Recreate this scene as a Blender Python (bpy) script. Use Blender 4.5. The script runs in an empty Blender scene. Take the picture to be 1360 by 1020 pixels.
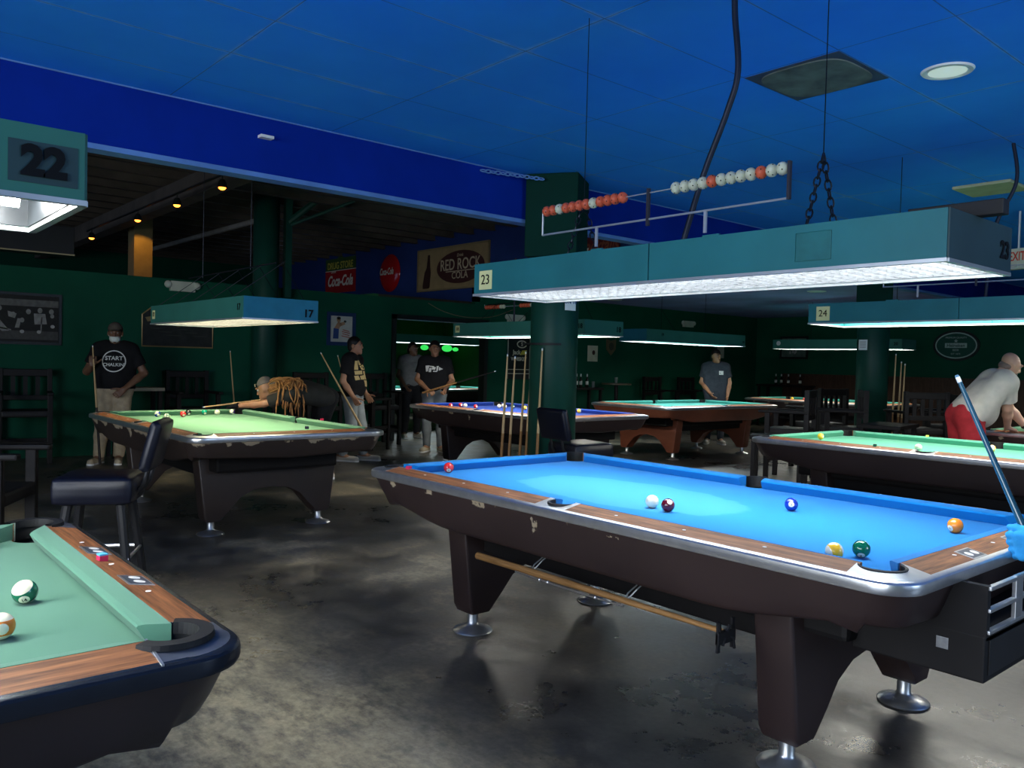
import bpy, bmesh, math, random
import numpy as np
from mathutils import Vector, Matrix, Euler
random.seed(7)
SC = bpy.context.scene
COL = SC.collection
PI = math.pi
R = math.radians

# ------------------------------------------------------------------ materials
MATS = {}
def nmat(name):
    m = bpy.data.materials.new(name); m.use_nodes = True
    nt = m.node_tree; b = nt.nodes['Principled BSDF']
    MATS[name] = m
    return m, nt, b
def nd(nt, t, **kw):
    n = nt.nodes.new(t)
    for k, v in kw.items(): setattr(n, k, v)
    return n
def c4(c): return (c[0], c[1], c[2], 1.0)
def noise(nt, scale, detail=4, rough=0.55, coord='Object', stretch=None):
    tc = nd(nt, 'ShaderNodeTexCoord'); n = nd(nt, 'ShaderNodeTexNoise')
    n.inputs['Scale'].default_value = scale; n.inputs['Detail'].default_value = detail
    n.inputs['Roughness'].default_value = rough
    src = tc.outputs[coord]
    if stretch:
        mp = nd(nt, 'ShaderNodeMapping'); mp.inputs['Scale'].default_value = stretch
        nt.links.new(src, mp.inputs['Vector']); src = mp.outputs['Vector']
    nt.links.new(src, n.inputs['Vector'])
    return n
def ramp(nt, fac, stops):
    r = nd(nt, 'ShaderNodeValToRGB'); e = r.color_ramp.elements
    while len(e) < len(stops): e.new(0.5)
    for el, (p, c) in zip(e, stops): el.position = p; el.color = c4(c) if len(c) == 3 else c
    nt.links.new(fac, r.inputs['Fac']); return r
def g(v): return (v, v, v)
def mix(nt, fac, a, b):
    m = nd(nt, 'ShaderNodeMix', data_type='RGBA')
    for s, v in ((m.inputs[0], fac), (m.inputs[6], a), (m.inputs[7], b)):
        if isinstance(v, (tuple, list)): s.default_value = c4(v)
        elif isinstance(v, (int, float)): s.default_value = v
        else: nt.links.new(v, s)
    return m.outputs[2]
def bump(nt, b, h, strength, dist=0.01):
    bp = nd(nt, 'ShaderNodeBump'); bp.inputs['Strength'].default_value = strength
    bp.inputs['Distance'].default_value = dist
    nt.links.new(h, bp.inputs['Height']); nt.links.new(bp.outputs['Normal'], b.inputs['Normal'])
def plain(name, col, rough=0.5, metal=0.0, var=0.12, scale=6.0, spec=0.3, bmp=0.0, coat=0.0):
    """a procedural paint / plastic / cloth: base colour broken up by noise"""
    m, nt, b = nmat(name)
    n = noise(nt, scale)
    lo = tuple(x*(1-var) for x in col); hi = tuple(min(1, x*(1+var)) for x in col)
    r = ramp(nt, n.outputs['Fac'], [(0.3, lo), (0.7, hi)])
    nt.links.new(r.outputs['Color'], b.inputs['Base Color'])
    b.inputs['Roughness'].default_value = rough; b.inputs['Metallic'].default_value = metal
    b.inputs['Specular IOR Level'].default_value = spec
    b.inputs['Coat Weight'].default_value = coat
    if bmp: bump(nt, b, noise(nt, scale*12, 3).outputs['Fac'], bmp)
    return m
def glow(name, col, strength, base=None):
    m, nt, b = nmat(name)
    b.inputs['Base Color'].default_value = c4(base or col)
    b.inputs['Emission Color'].default_value = c4(col); b.inputs['Emission Strength'].default_value = strength
    return m
def cloth(name, col, worn=None, wornpos=None):  # worn: colour of the paler oval, part wear and part lamp glare
    m, nt, b = nmat(name)
    n = noise(nt, 3.0, 6); n2 = noise(nt, 400.0, 2)
    lo = tuple(x*0.93 for x in col)
    base = ramp(nt, n.outputs['Fac'], [(0.3, lo), (0.7, col)]).outputs['Color']
    if worn:                                        # paler oval: worn cloth with lamp glare mixed into the colour
        tc = nd(nt, 'ShaderNodeTexCoord'); mp = nd(nt, 'ShaderNodeMapping')
        mp.inputs['Scale'].default_value = (1.25, 2.35, 0.0)
        mp.inputs['Location'].default_value = wornpos
        nt.links.new(tc.outputs['Object'], mp.inputs['Vector'])
        ln = nd(nt, 'ShaderNodeVectorMath', operation='LENGTH'); nt.links.new(mp.outputs['Vector'], ln.inputs[0])
        ad = nd(nt, 'ShaderNodeMath', operation='ADD'); nt.links.new(ln.outputs['Value'], ad.inputs[0])
        n3 = noise(nt, 5.0, 5); ml = nd(nt, 'ShaderNodeMath', operation='MULTIPLY'); ml.inputs[1].default_value = 0.35
        nt.links.new(n3.outputs['Fac'], ml.inputs[0]); nt.links.new(ml.outputs[0], ad.inputs[1])
        rr = ramp(nt, ad.outputs[0], [(0.95, g(0.75)), (1.25, g(0))])
        base = mix(nt, rr.outputs['Color'], base, worn)
    nt.links.new(base, b.inputs['Base Color'])
    b.inputs['Roughness'].default_value = 0.95; b.inputs['Specular IOR Level'].default_value = 0.15
    b.inputs['Sheen Weight'].default_value = 0.1
    bump(nt, b, n2.outputs['Fac'], 0.15, 0.002)
    return m
def wood(name, a, c, rough=0.3, stretch=(1.5, 26, 26)):
    m, nt, b = nmat(name)
    n = noise(nt, 3.0, 8, 0.65, stretch=stretch)
    r = ramp(nt, n.outputs['Fac'], [(0.32, a), (0.5, tuple((x+y)/2 for x, y in zip(a, c))), (0.68, c)])
    nt.links.new(r.outputs['Color'], b.inputs['Base Color'])
    b.inputs['Roughness'].default_value = max(rough, .5); b.inputs['Specular IOR Level'].default_value = .22
    return m
def laminate(name, col, chip=(.30, .24, .16), lim=0.62, zlo=.60, zhi=.74):
    """dark laminate whose upper edge has flaked off in patches"""
    m, nt, b = nmat(name)
    n = noise(nt, 2.2, 7, 0.6, stretch=(1, 1, 1.5))
    tc = nd(nt, 'ShaderNodeTexCoord'); sx = nd(nt, 'ShaderNodeSeparateXYZ')
    nt.links.new(tc.outputs['Object'], sx.inputs[0])
    mr = nd(nt, 'ShaderNodeMapRange'); mr.inputs[1].default_value = zlo; mr.inputs[2].default_value = zhi
    mr.inputs[3].default_value = -0.25; mr.inputs[4].default_value = 0.05
    nt.links.new(sx.outputs['Z'], mr.inputs[0])
    n2 = noise(nt, 5.5, 6, 0.6)
    ad = nd(nt, 'ShaderNodeMath', operation='ADD'); nt.links.new(n2.outputs['Fac'], ad.inputs[0]); nt.links.new(mr.outputs[0], ad.inputs[1])
    msk = ramp(nt, ad.outputs[0], [(lim, g(0)), (lim+0.012, g(1))])
    base = ramp(nt, n.outputs['Fac'], [(0.3, tuple(x*0.8 for x in col)), (0.7, tuple(x*1.2 for x in col))])
    nt.links.new(mix(nt, msk.outputs['Color'], base.outputs['Color'], chip), b.inputs['Base Color'])
    b.inputs['Roughness'].default_value = 0.45
    return m

# ------------------------------------------------------------------ objects
def tag(o, label=None, cat=None, group=None, kind=None):
    if label: o['label'] = label
    if cat: o['category'] = cat
    if group: o['group'] = group
    if kind: o['kind'] = kind
    return o
def empty(name, loc, rz=0.0, label=None, cat=None, group=None):
    o = bpy.data.objects.new(name, None); COL.objects.link(o)
    o.location = loc; o.rotation_euler = (0, 0, rz); o.empty_display_size = 0.1
    return tag(o, label, cat, group)
def obj(name, bm, mat, parent=None, smooth=False, autosmooth=None):
    me = bpy.data.meshes.new(name)
    if isinstance(bm, bmesh.types.BMesh):
        bmesh.ops.recalc_face_normals(bm, faces=bm.faces)
        bm.to_mesh(me); bm.free()
    else: me = bm
    o = bpy.data.objects.new(name, me); COL.objects.link(o)
    for m in (mat if isinstance(mat, (list, tuple)) else [mat]): me.materials.append(m)
    if smooth or autosmooth:
        for p in me.polygons: p.use_smooth = True
        if autosmooth: me.set_sharp_from_angle(angle=R(autosmooth))
    if parent: o.parent = parent
    return o
def inst(me, name, mat, parent=None, loc=(0, 0, 0), rot=(0, 0, 0), sc=None):
    """another object on shared mesh data, with its own material"""
    o = bpy.data.objects.new(name, me); COL.objects.link(o)
    o.location = loc; o.rotation_euler = rot
    if sc: o.scale = sc
    if parent: o.parent = parent
    if mat is not None:
        if not me.materials: me.materials.append(mat)
        o.material_slots[0].link = 'OBJECT'; o.material_slots[0].material = mat
    return o
def struct(name, bm, mat, parent=None):
    o = obj(name, bm, mat, parent)
    if not parent: o['kind'] = 'structure'
    return o
def BM(): return bmesh.new()
def box(bm, lo, hi, bev=0.0, M=None):
    x0, y0, z0 = lo; x1, y1, z1 = hi
    vs = [bm.verts.new(p) for p in [(x0,y0,z0),(x1,y0,z0),(x1,y1,z0),(x0,y1,z0),(x0,y0,z1),(x1,y0,z1),(x1,y1,z1),(x0,y1,z1)]]
    fs = [bm.faces.new([vs[i] for i in f]) for f in [(3,2,1,0),(4,5,6,7),(0,1,5,4),(1,2,6,5),(2,3,7,6),(3,0,4,7)]]
    if bev:
        es = list({e for f in fs for e in f.edges})
        r = bmesh.ops.bevel(bm, geom=es, offset=bev, segments=2, affect='EDGES', profile=0.6)
        vs = list({v for f in r['faces'] for v in f.verts} | {v for v in vs if v.is_valid})
    if M is not None: bmesh.ops.transform(bm, matrix=M, verts=vs)
    return vs
def prism(bm, pts, axis, a, b, bev=0.0):
    """polygon pts (2-D) extruded along axis 'x','y' or 'z' from a to b"""
    def P(p, t):
        return {'x': (t, p[0], p[1]), 'y': (p[0], t, p[1]), 'z': (p[0], p[1], t)}[axis]
    A = [bm.verts.new(P(p, a)) for p in pts]; B = [bm.verts.new(P(p, b)) for p in pts]
    n = len(pts); f0 = bm.faces.new(A); f1 = bm.faces.new(B[::-1])
    side = [bm.faces.new([A[i], B[i], B[(i+1) % n], A[(i+1) % n]]) for i in range(n)]
    if bev:
        es = list({e for e in list(f0.edges)+list(f1.edges)})
        bmesh.ops.bevel(bm, geom=es, offset=bev, segments=3, affect='EDGES', profile=0.5)
    return A+B
def tube(bm, pts, r, seg=8, caps=True, closed=False):
    pts = [Vector(p) for p in pts]; n = len(pts)
    rs = r if isinstance(r, (list, tuple)) else [r]*n
    rings = []
    up = None
    for i, p in enumerate(pts):
        if closed: d = pts[(i+1) % n]-pts[i-1]
        elif i == 0: d = pts[1]-p
        elif i == n-1: d = p-pts[i-1]
        else: d = (pts[i+1]-p).normalized()+(p-pts[i-1]).normalized()
        d.normalize()
        if up is None:
            up = Vector((0, 0, 1)) if abs(d.z) < 0.9 else Vector((1, 0, 0))
        u = (up-d*up.dot(d)).normalized(); v = d.cross(u); up = u
        rings.append([bm.verts.new(p+(u*math.cos(t)+v*math.sin(t))*rs[i]) for t in [2*PI*k/seg for k in range(seg)]])
    m = n if closed else n-1
    for i in range(m):
        A, B = rings[i], rings[(i+1) % n]
        for k in range(seg): bm.faces.new([A[k], A[(k+1) % seg], B[(k+1) % seg], B[k]])
    if caps and not closed:
        bm.faces.new(rings[0][::-1]); bm.faces.new(rings[-1])
def lathe(bm, prof, seg=24, c=(0, 0, 0), a0=0, a1=2*PI, cap=True):
    full = abs(a1-a0-2*PI) < 1e-6
    n = seg if full else seg+1
    rings = []
    for r_, z in prof:
        rings.append([bm.verts.new((c[0]+r_*math.cos(a0+(a1-a0)*k/seg), c[1]+r_*math.sin(a0+(a1-a0)*k/seg), c[2]+z)) for k in range(n)])
    for A, B in zip(rings, rings[1:]):
        for k in range(seg): bm.faces.new([A[k], A[(k+1) % n], B[(k+1) % n], B[k]])
    if cap and full:
        if prof[0][0] > 1e-4: bm.faces.new(rings[0][::-1])
        if prof[-1][0] > 1e-4: bm.faces.new(rings[-1])
def ball(bm, c, r, seg=16, M=None):
    r = r if isinstance(r, (tuple, list)) else (r, r, r)
    v = bmesh.ops.create_uvsphere(bm, u_segments=seg, v_segments=max(6, seg*2//3), radius=1)['verts']
    X = Matrix.Translation(c) @ (M.to_4x4() if M else Matrix()) @ Matrix.Diagonal((*r, 1))
    bmesh.ops.transform(bm, matrix=X, verts=v)
def disc(bm, c, r, n=24, axis='z', th=0.0):
    pts = [(r*math.cos(2*PI*k/n), r*math.sin(2*PI*k/n)) for k in range(n)]
    rx = r
    f = {'z': lambda p, t: (c[0]+p[0], c[1]+p[1], c[2]+t), 'x': lambda p, t: (c[0]+t, c[1]+p[0], c[2]+p[1]), 'y': lambda p, t: (c[0]+p[0], c[1]+t, c[2]+p[1])}[axis]
    A = [bm.verts.new(f(p, 0)) for p in pts]; B = [bm.verts.new(f(p, th)) for p in pts]
    bm.faces.new(A); bm.faces.new(B[::-1])
    for i in range(n): bm.faces.new([A[i], B[i], B[(i+1) % n], A[(i+1) % n]])
def arc(cx, cy, r, a0, a1, n): return [(cx+r*math.cos(a0+(a1-a0)*k/n), cy+r*math.sin(a0+(a1-a0)*k/n)) for k in range(n+1)]
def chain(bm, a, b, link=0.045, r=0.0035):
    a, b = Vector(a), Vector(b); d = b-a; n = max(2, int(d.length/(link*0.72))); d.normalize()
    u = d.orthogonal().normalized(); v = d.cross(u)
    for i in range(n):
        c = a+(b-a)*((i+0.5)/n); s = u if i % 2 else v
        pts = [c+d*(link/2)*math.cos(t)*1.0+s*(link*0.27)*math.sin(t) for t in [2*PI*k/10 for k in range(10)]]
        tube(bm, pts, r, 5, closed=True)
def frame4(ex, ey, o):
    """4x4 with x axis ex, y axis ey (text runs along ex, stands along ey)"""
    ex, ey = Vector(ex).normalized(), Vector(ey).normalized(); ez = ex.cross(ey)
    M = Matrix.Identity(4)
    for i in range(3): M[i][0] = ex[i]; M[i][1] = ey[i]; M[i][2] = ez[i]; M[i][3] = o[i]
    return M
def text_mesh(s, size, M=None, bold=0.0, shear=0.0, ext=0.001, sx=1.0, spacing=1.0, align='CENTER'):
    cu = bpy.data.curves.new('t', 'FONT'); cu.body = s; cu.size = size; cu.align_x = align; cu.align_y = 'CENTER'
    cu.offset = bold*size; cu.shear = shear; cu.extrude = ext; cu.resolution_u = 3; cu.space_character = spacing
    o = bpy.data.objects.new('t', cu); COL.objects.link(o)
    me = bpy.data.meshes.new_from_object(o)
    bpy.data.objects.remove(o); bpy.data.curves.remove(cu)
    X = Matrix.Diagonal((sx, 1, 1, 1))
    me.transform((M or Matrix()) @ X)
    return me
def text(name, s, size, mat, parent, M, **kw): return obj(name, text_mesh(s, size, M, **kw), mat, parent)

# ------------------------------------------------------------------ implicit surfaces (bodies and clothes)
class Field:
    def __init__(s, lo, hi, h):
        s.h = h; s.lo = np.array(lo, np.float32)
        s.n = [int((hi[i]-lo[i])/h)+2 for i in range(3)]
        s.ax = [s.lo[i]+h*np.arange(s.n[i], dtype=np.float32) for i in range(3)]
        s.d = np.full(s.n, 1.0, np.float32)
    def sl(s, lo, hi):
        return tuple(slice(max(0, int((lo[i]-s.lo[i])/s.h)-1), min(s.n[i], int((hi[i]-s.lo[i])/s.h)+3)) for i in range(3))
    def pts(s, S): return s.ax[0][S[0]][:, None, None], s.ax[1][S[1]][None, :, None], s.ax[2][S[2]][None, None, :]
    def put(s, S, d, k):
        a = s.d[S]
        if k > 0:
            hh = np.maximum(k-np.abs(a-d), 0)/k
            s.d[S] = np.minimum(a, d)-hh*hh*k*0.25
        else: s.d[S] = np.minimum(a, d)
    def cap(s, a, b, ra, rb=None, k=0.03, flat=False, flat0=False):
        a = np.array(a, np.float32); b = np.array(b, np.float32); rb = ra if rb is None else rb
        m = max(ra, rb)+k+2*s.h
        S = s.sl(np.minimum(a, b)-m, np.maximum(a, b)+m); X, Y, Z = s.pts(S)
        ab = b-a; L2 = float(ab@ab)+1e-9
        px, py, pz = X-a[0], Y-a[1], Z-a[2]
        t0 = (px*ab[0]+py*ab[1]+pz*ab[2])/L2; t = np.clip(t0, 0, 1)
        d = np.sqrt((px-t*ab[0])**2+(py-t*ab[1])**2+(pz-t*ab[2])**2)-(ra+(rb-ra)*t)
        L = math.sqrt(L2)
        if flat: d = np.maximum(d, (t0-1)*L)
        if flat0: d = np.maximum(d, -t0*L)
        s.put(S, d, k)
    def ell(s, c, r, M=None, k=0.03):
        c = np.array(c, np.float32); m = max(r)+k+2*s.h
        S = s.sl(c-m, c+m); X, Y, Z = s.pts(S); p = [X-c[0], Y-c[1], Z-c[2]]
        if M is not None:
            M = np.array(M, np.float32); p = [M[0, i]*p[0]+M[1, i]*p[1]+M[2, i]*p[2] for i in range(3)]
        q = np.sqrt((p[0]/r[0])**2+(p[1]/r[1])**2+(p[2]/r[2])**2)
        g2 = np.sqrt((p[0]/r[0]**2)**2+(p[1]/r[1]**2)**2+(p[2]/r[2]**2)**2)+1e-6
        s.put(S, q*(q-1)/g2, k)
    def carve(s, c, r, M=None):
        t = Field.__new__(Field); t.h, t.lo, t.n, t.ax = s.h, s.lo, s.n, s.ax; t.d = np.full(s.n, 1.0, np.float32)
        t.ell(c, r, M, 0); s.d = np.maximum(s.d, -t.d)
    def plane(s, p, n):
        """keep the side n points away from"""
        X, Y, Z = s.ax[0][:, None, None], s.ax[1][None, :, None], s.ax[2][None, None, :]
        s.d = np.maximum(s.d, (X-p[0])*n[0]+(Y-p[1])*n[1]+(Z-p[2])*n[2])
    def mesh(s, name):
        d = s.d; ins = d < 0
        nx, ny, nz = d.shape
        cnt = np.zeros((nx-1, ny-1, nz-1), np.float32); acc = np.zeros((nx-1, ny-1, nz-1, 3), np.float32)
        C = [(i, j, k) for i in (0, 1) for j in (0, 1) for k in (0, 1)]
        def sub(A, c): return A[c[0]:nx-1+c[0], c[1]:ny-1+c[1], c[2]:nz-1+c[2]]
        for a in C:
            for ax in range(3):
                if a[ax]: continue
                b = list(a); b[ax] = 1
                da, db = sub(d, a), sub(d, b); m = (da < 0) != (db < 0)
                t = np.where(m, da/np.where(m, da-db, 1), 0)
                cnt += m
                for q in range(3):
                    acc[..., q] += np.where(m, a[q]+(t if q == ax else 0), 0)
        act = cnt > 0; idx = -np.ones(cnt.shape, np.int64); idx[act] = np.arange(act.sum())
        ijk = np.argwhere(act); v = (ijk+acc[act]/cnt[act][:, None])*s.h+s.lo
        quads = []
        for ax in range(3):
            o1, o2 = (ax+1) % 3, (ax+2) % 3
            a = ins; sl0 = [slice(None)]*3; sl1 = [slice(None)]*3; sl0[ax] = slice(0, -1); sl1[ax] = slice(1, None)
            A, B = a[tuple(sl0)], a[tuple(sl1)]; ch = np.argwhere(A != B)
            ok = (ch[:, o1] > 0) & (ch[:, o2] > 0) & (ch[:, o1] < d.shape[o1]-1) & (ch[:, o2] < d.shape[o2]-1); ch = ch[ok]
            e1 = np.zeros(3, int); e1[o1] = 1; e2 = np.zeros(3, int); e2[o2] = 1
            q = [idx[tuple((ch-x).T)] for x in (e1+e2, e2, 0*e1, e1)]
            q = np.stack(q, 1); fl = A[tuple(ch.T)]; q[~fl] = q[~fl][:, ::-1]
            quads.append(q)
        quads = np.concatenate(quads)
        quads = quads[(quads >= 0).all(1)]
        me = bpy.data.meshes.new(name)
        me.from_pydata(v.tolist(), [], quads.tolist()); me.update()
        for p in me.polygons: p.use_smooth = True
        return me
# ------------------------------------------------------------------ palette
M_alu = plain('aluminium', (.62, .63, .64), .28, .9, .08, 20)
M_steel = plain('brushed_steel', (.45, .46, .47), .35, .9, .1, 20)
M_navytrim = plain('dark_anodised_trim', (.115, .130, .165), .33, .55, .1, 20)
M_black = plain('black_plastic', (.009, .009, .010), .5, 0, .2, spec=.3)
M_rubber = plain('black_rubber', (.008, .008, .008), .6, 0, .2)
M_white = plain('white_plastic', (.75, .75, .72), .4, 0, .04)
M_lamA = laminate('brown_laminate', (.026, .015, .014), lim=.66)
M_lamP = laminate('clean_brown_laminate', (.024, .014, .013), lim=.9)
M_lamB = laminate('dark_laminate', (.022, .016, .016), lim=.72)
M_lamC = laminate('worn_laminate', (.030, .020, .016), lim=.535, zlo=.665, zhi=.755)
M_lamO = laminate('orange_laminate', (.17, .050, .024), lim=.8)
M_under = plain('underframe_black', (.007, .006, .006), .6, 0, .2, spec=.2)
M_woodX = wood('rosewood_long', (.075, .026, .011), (.36, .145, .055))
M_woodY = wood('rosewood_short', (.075, .026, .011), (.36, .145, .055), stretch=(26, 1.5, 26))
M_woodOX = wood('orange_rail_long', (.16, .055, .02), (.36, .15, .07))
M_woodOY = wood('orange_rail_short', (.16, .055, .02), (.36, .15, .07), stretch=(26, 1.5, 26))

HL, HW, PX, PY, ZB, ZR = 1.42, .785, 1.27, .635, .77, .815
def rrect(hl, hw, r, n=8, sub=14):
    """rounded rectangle, counter-clockwise, with points along the straight sides"""
    out = []
    def side(a, b, m):
        for k in range(m): out.append((a[0]+(b[0]-a[0])*k/m, a[1]+(b[1]-a[1])*k/m))
    side((hl, -hw+r), (hl, hw-r), sub)
    out.extend(arc(hl-r, hw-r, r, 0, PI/2, n)[:-1]); side((hl-r, hw), (-hl+r, hw), sub*2)
    out.extend(arc(-hl+r, hw-r, r, PI/2, PI, n)[:-1]); side((-hl, hw-r), (-hl, -hw+r), sub)
    out.extend(arc(-hl+r, -hw+r, r, PI, 1.5*PI, n)[:-1]); side((-hl+r, -hw), (hl-r, -hw), sub*2)
    out.extend(arc(hl-r, -hw+r, r, 1.5*PI, 2*PI, n)[:-1])
    return out
def loft(bm, rings, close=True):
    V = [[bm.verts.new(p) for p in r] for r in rings]; n = len(V[0])
    for A, B in zip(V, V[1:]):
        for i in range(n): bm.faces.new([A[i], A[(i+1) % n], B[(i+1) % n], B[i]])
    if close: bm.faces.new(V[-1])
    return V
def zr(x, y):
    """height of the rail top: it slopes down from the cushion to the metal edge"""
    x, y = abs(x), abs(y); r = .112
    if x > HL-r and y > HW-r: d = r-math.hypot(x-HL+r, y-HW+r)
    else: d = min(HL-x, HW-y)
    return .802+.19*max(0, min(d, .10))
def slope(bm, off=0.0):
    for v in bm.verts:
        if v.co.z > .80: v.co.z = zr(v.co.x, v.co.y)+off
        else: v.co.z = min(v.co.z, .765)
PROTO = {}
def proto(key, bm, smooth=None):
    o = obj(key, bm, [], autosmooth=smooth); me = o.data; bpy.data.objects.remove(o); PROTO[key] = me
def tri_fill(pts, z0, z1):
    bm = BM(); prism(bm, pts, 'z', z0, z1); bmesh.ops.triangulate(bm, faces=[f for f in bm.faces if len(f.verts) > 4]); return bm
def flip(pts, sx, sy):
    q = [(sx*x, sy*y) for x, y in pts]
    return q if sx*sy > 0 else q[::-1]
def build_protos():
    # apron: flares outward to the top, shallower toward the corners
    bm = BM(); rings = []
    base = rrect(1, 1, .0001, 1)
    def ring(off, f):
        pts = rrect(HL-.004-off, HW-.004-off, .115-off*.3)
        full = rrect(HL, HW, .115)
        out = []
        for (x, y), (fx, fy) in zip(pts, full):
            if abs(fy) > HW-.1 and abs(fx) < HL-.001: t = min(1, max(0, (abs(fx)-.75)/(HL-.75)))
            else: t = 1
            te = min(1, max(0, abs(fy)/(HW))) if abs(fx) > HL-.1 else 0
            dep = .215-.075*(t*t*(3-2*t)) if abs(fx) < HL-.12 else .14+.03*(1-te)
            out.append((x, y, .766-(dep-.022)*f))
        return out
    for off, f in [(0, 0), (.012, .25), (.028, .6), (.045, .9), (.052, .97), (.064, 1.0), (.12, 1.0)]: rings.append(ring(off, f))
    loft(bm, rings); proto('apron', bm, 40)
    # outer metal edge
    bm = BM(); rings = []
    for off, z in [(-.010, .8048), (.003, .8028), (.008, .8000), (.0115, .795), (.0125, .788), (.0125, .772), (.010, .764), (.0, .760), (-.02, .760)]:
        rings.append([(x, y, z) for x, y in rrect(HL+off, HW+off, .115)])
    loft(bm, rings, False); proto('edge_trim', bm, 24)
    # bed
    out = []
    ax, ay = PX+.045, PY+.045
    def corner(sx, sy):
        a = arc(1.30, .665, .060, R(165.5), R(284.5), 10)          # bite, from the long edge to the short edge
        return flip(a, sx, sy)
    c = corner(1, 1)                                               # long edge -> short edge (clockwise travel)
    path = []
    path += c[::-1]                                                # up the +x edge, onto +y edge
    path += [(-x, y) for x, y in arc(0, .70, .058, R(200), R(340), 10)]
    path += [(-x, y) for x, y in c]
    path += [(-x, -y) for x, y in c[::-1]]
    path += [(x, -y) for x, y in arc(0, .70, .058, R(200), R(340), 10)]
    path += [(x, -y) for x, y in c]
    proto('bed', tri_fill(path, ZB-.03, ZB))
    # cushions
    def cushion(x0n, x1n, x0b, x1b):
        """long-side cushion, nose at y=PY, back at y=PY+.052"""
        bm = BM(); yb, yn = PY+.052, PY
        prof = [(0, yb, .8215), (0, yn+.014, .8155), (0, yn+.003, .8115), (0, yn, ZB+.037), (0, yn+.006, ZB+.026), (0, yn+.02, ZB+.0005), (0, yb, ZB+.0005)]
        def xs(y, s):
            t = (y-yn)/(yb-yn); return (x0n+(x0b-x0n)*t) if s == 0 else (x1n+(x1b-x1n)*t)
        A = [bm.verts.new((xs(p[1], 0), p[1], p[2])) for p in prof]; B = [bm.verts.new((xs(p[1], 1), p[1], p[2])) for p in prof]
        bm.faces.new(A); bm.faces.new(B[::-1])
        for i in range(len(prof)): bm.faces.new([A[i], B[i], B[(i+1) % len(prof)], A[(i+1) % len(prof)]])
        return bm
    proto('cush_long', cushion(.066, PX-.082, .054, PX-.022))
    bm = cushion(-(PY-.082), PY-.082, -(PY-.022), PY-.022)
    bmesh.ops.transform(bm, matrix=Matrix.Translation((PX-PY, 0, 0)) @ Matrix.Rotation(-PI/2, 4, 'Z'), verts=bm.verts)
    proto('cush_end', bm)
    # wooden rail tops
    bm = BM(); box(bm, (.088, PY+.05, .76), (1.25, HW-.008, .8155)); slope(bm); proto('rail_long', bm)
    bm = BM(); box(bm, (PX+.05, -.60, .76), (HL-.008, .60, .8155)); slope(bm); proto('rail_end', bm)
    # castings
    r = .112
    pts = [(1.25, HW-.004)] + arc(HL-.004-r, HW-.004-r, r, PI/2, 0, 10) + [(HL-.004, .60), (1.325, .60)] + arc(1.30, .665, .068, R(-69), R(150), 16) 
    bm = tri_fill(pts[::-1], .76, .8175); slope(bm, .001); proto('corner_casting', bm)
    pts = [(.088, HW-.004), (-.088, HW-.004), (-.088, PY+.05)] + arc(0, .70, .062, R(194), R(-14), 16) + [(.088, PY+.05)]
    bm = tri_fill(pts, .76, .8175); slope(bm, .001); proto('side_casting', bm)
    # pockets
    def pocket(cx, cy, rad, a0, a1):
        bm = BM()
        lathe(bm, [(.001, .70), (rad-.012, .703), (rad, .72), (rad, ZB-.004)], 20, (cx, cy, 0), cap=False)
        lathe(bm, [(rad, ZB-.004), (rad, .8165), (rad-.004, .8185), (rad-.009, .8165), (rad-.009, ZB-.01)], 16, (cx, cy, 0), a0, a1)
        return bm
    proto('corner_pocket', pocket(1.30, .665, .070, R(-62), R(152)), 50)
    proto('side_pocket', pocket(0, .70, .064, R(-12), R(192)), 50)
    # under-frame
    bm = BM(); box(bm, (-1.12, -.50, .50), (1.12, .50, .72), .02)
    for s in (-1, 1): box(bm, (-.84, s*.40-.05, .42), (.84, s*.40+.05, .56), .01)
    proto('base_frame', bm)
    # leg panel with arched foot
    half = [(.58, .60), (.525, .14), (.505, .105), (.40, .105), (.375, .13), (.34, .20), (.26, .29), (.15, .345), (0, .365)]
    pts = half + [(-y, z) for y, z in half[::-1][1:]]
    bm = BM(); prism(bm, pts[::-1], 'x', -.075, .075, .014); proto('leg', bm, 45)
    bm = BM(); lathe(bm, [(.098, 0), (.103, .006), (.098, .013), (.062, .024), (.034, .036), (.027, .045), (.027, .11)], 28); proto('foot', bm, 45)
    bm = BM(); disc(bm, (0, 0, .8142), .0065, 12, th=.0012); proto('sight', bm)
build_protos()

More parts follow.
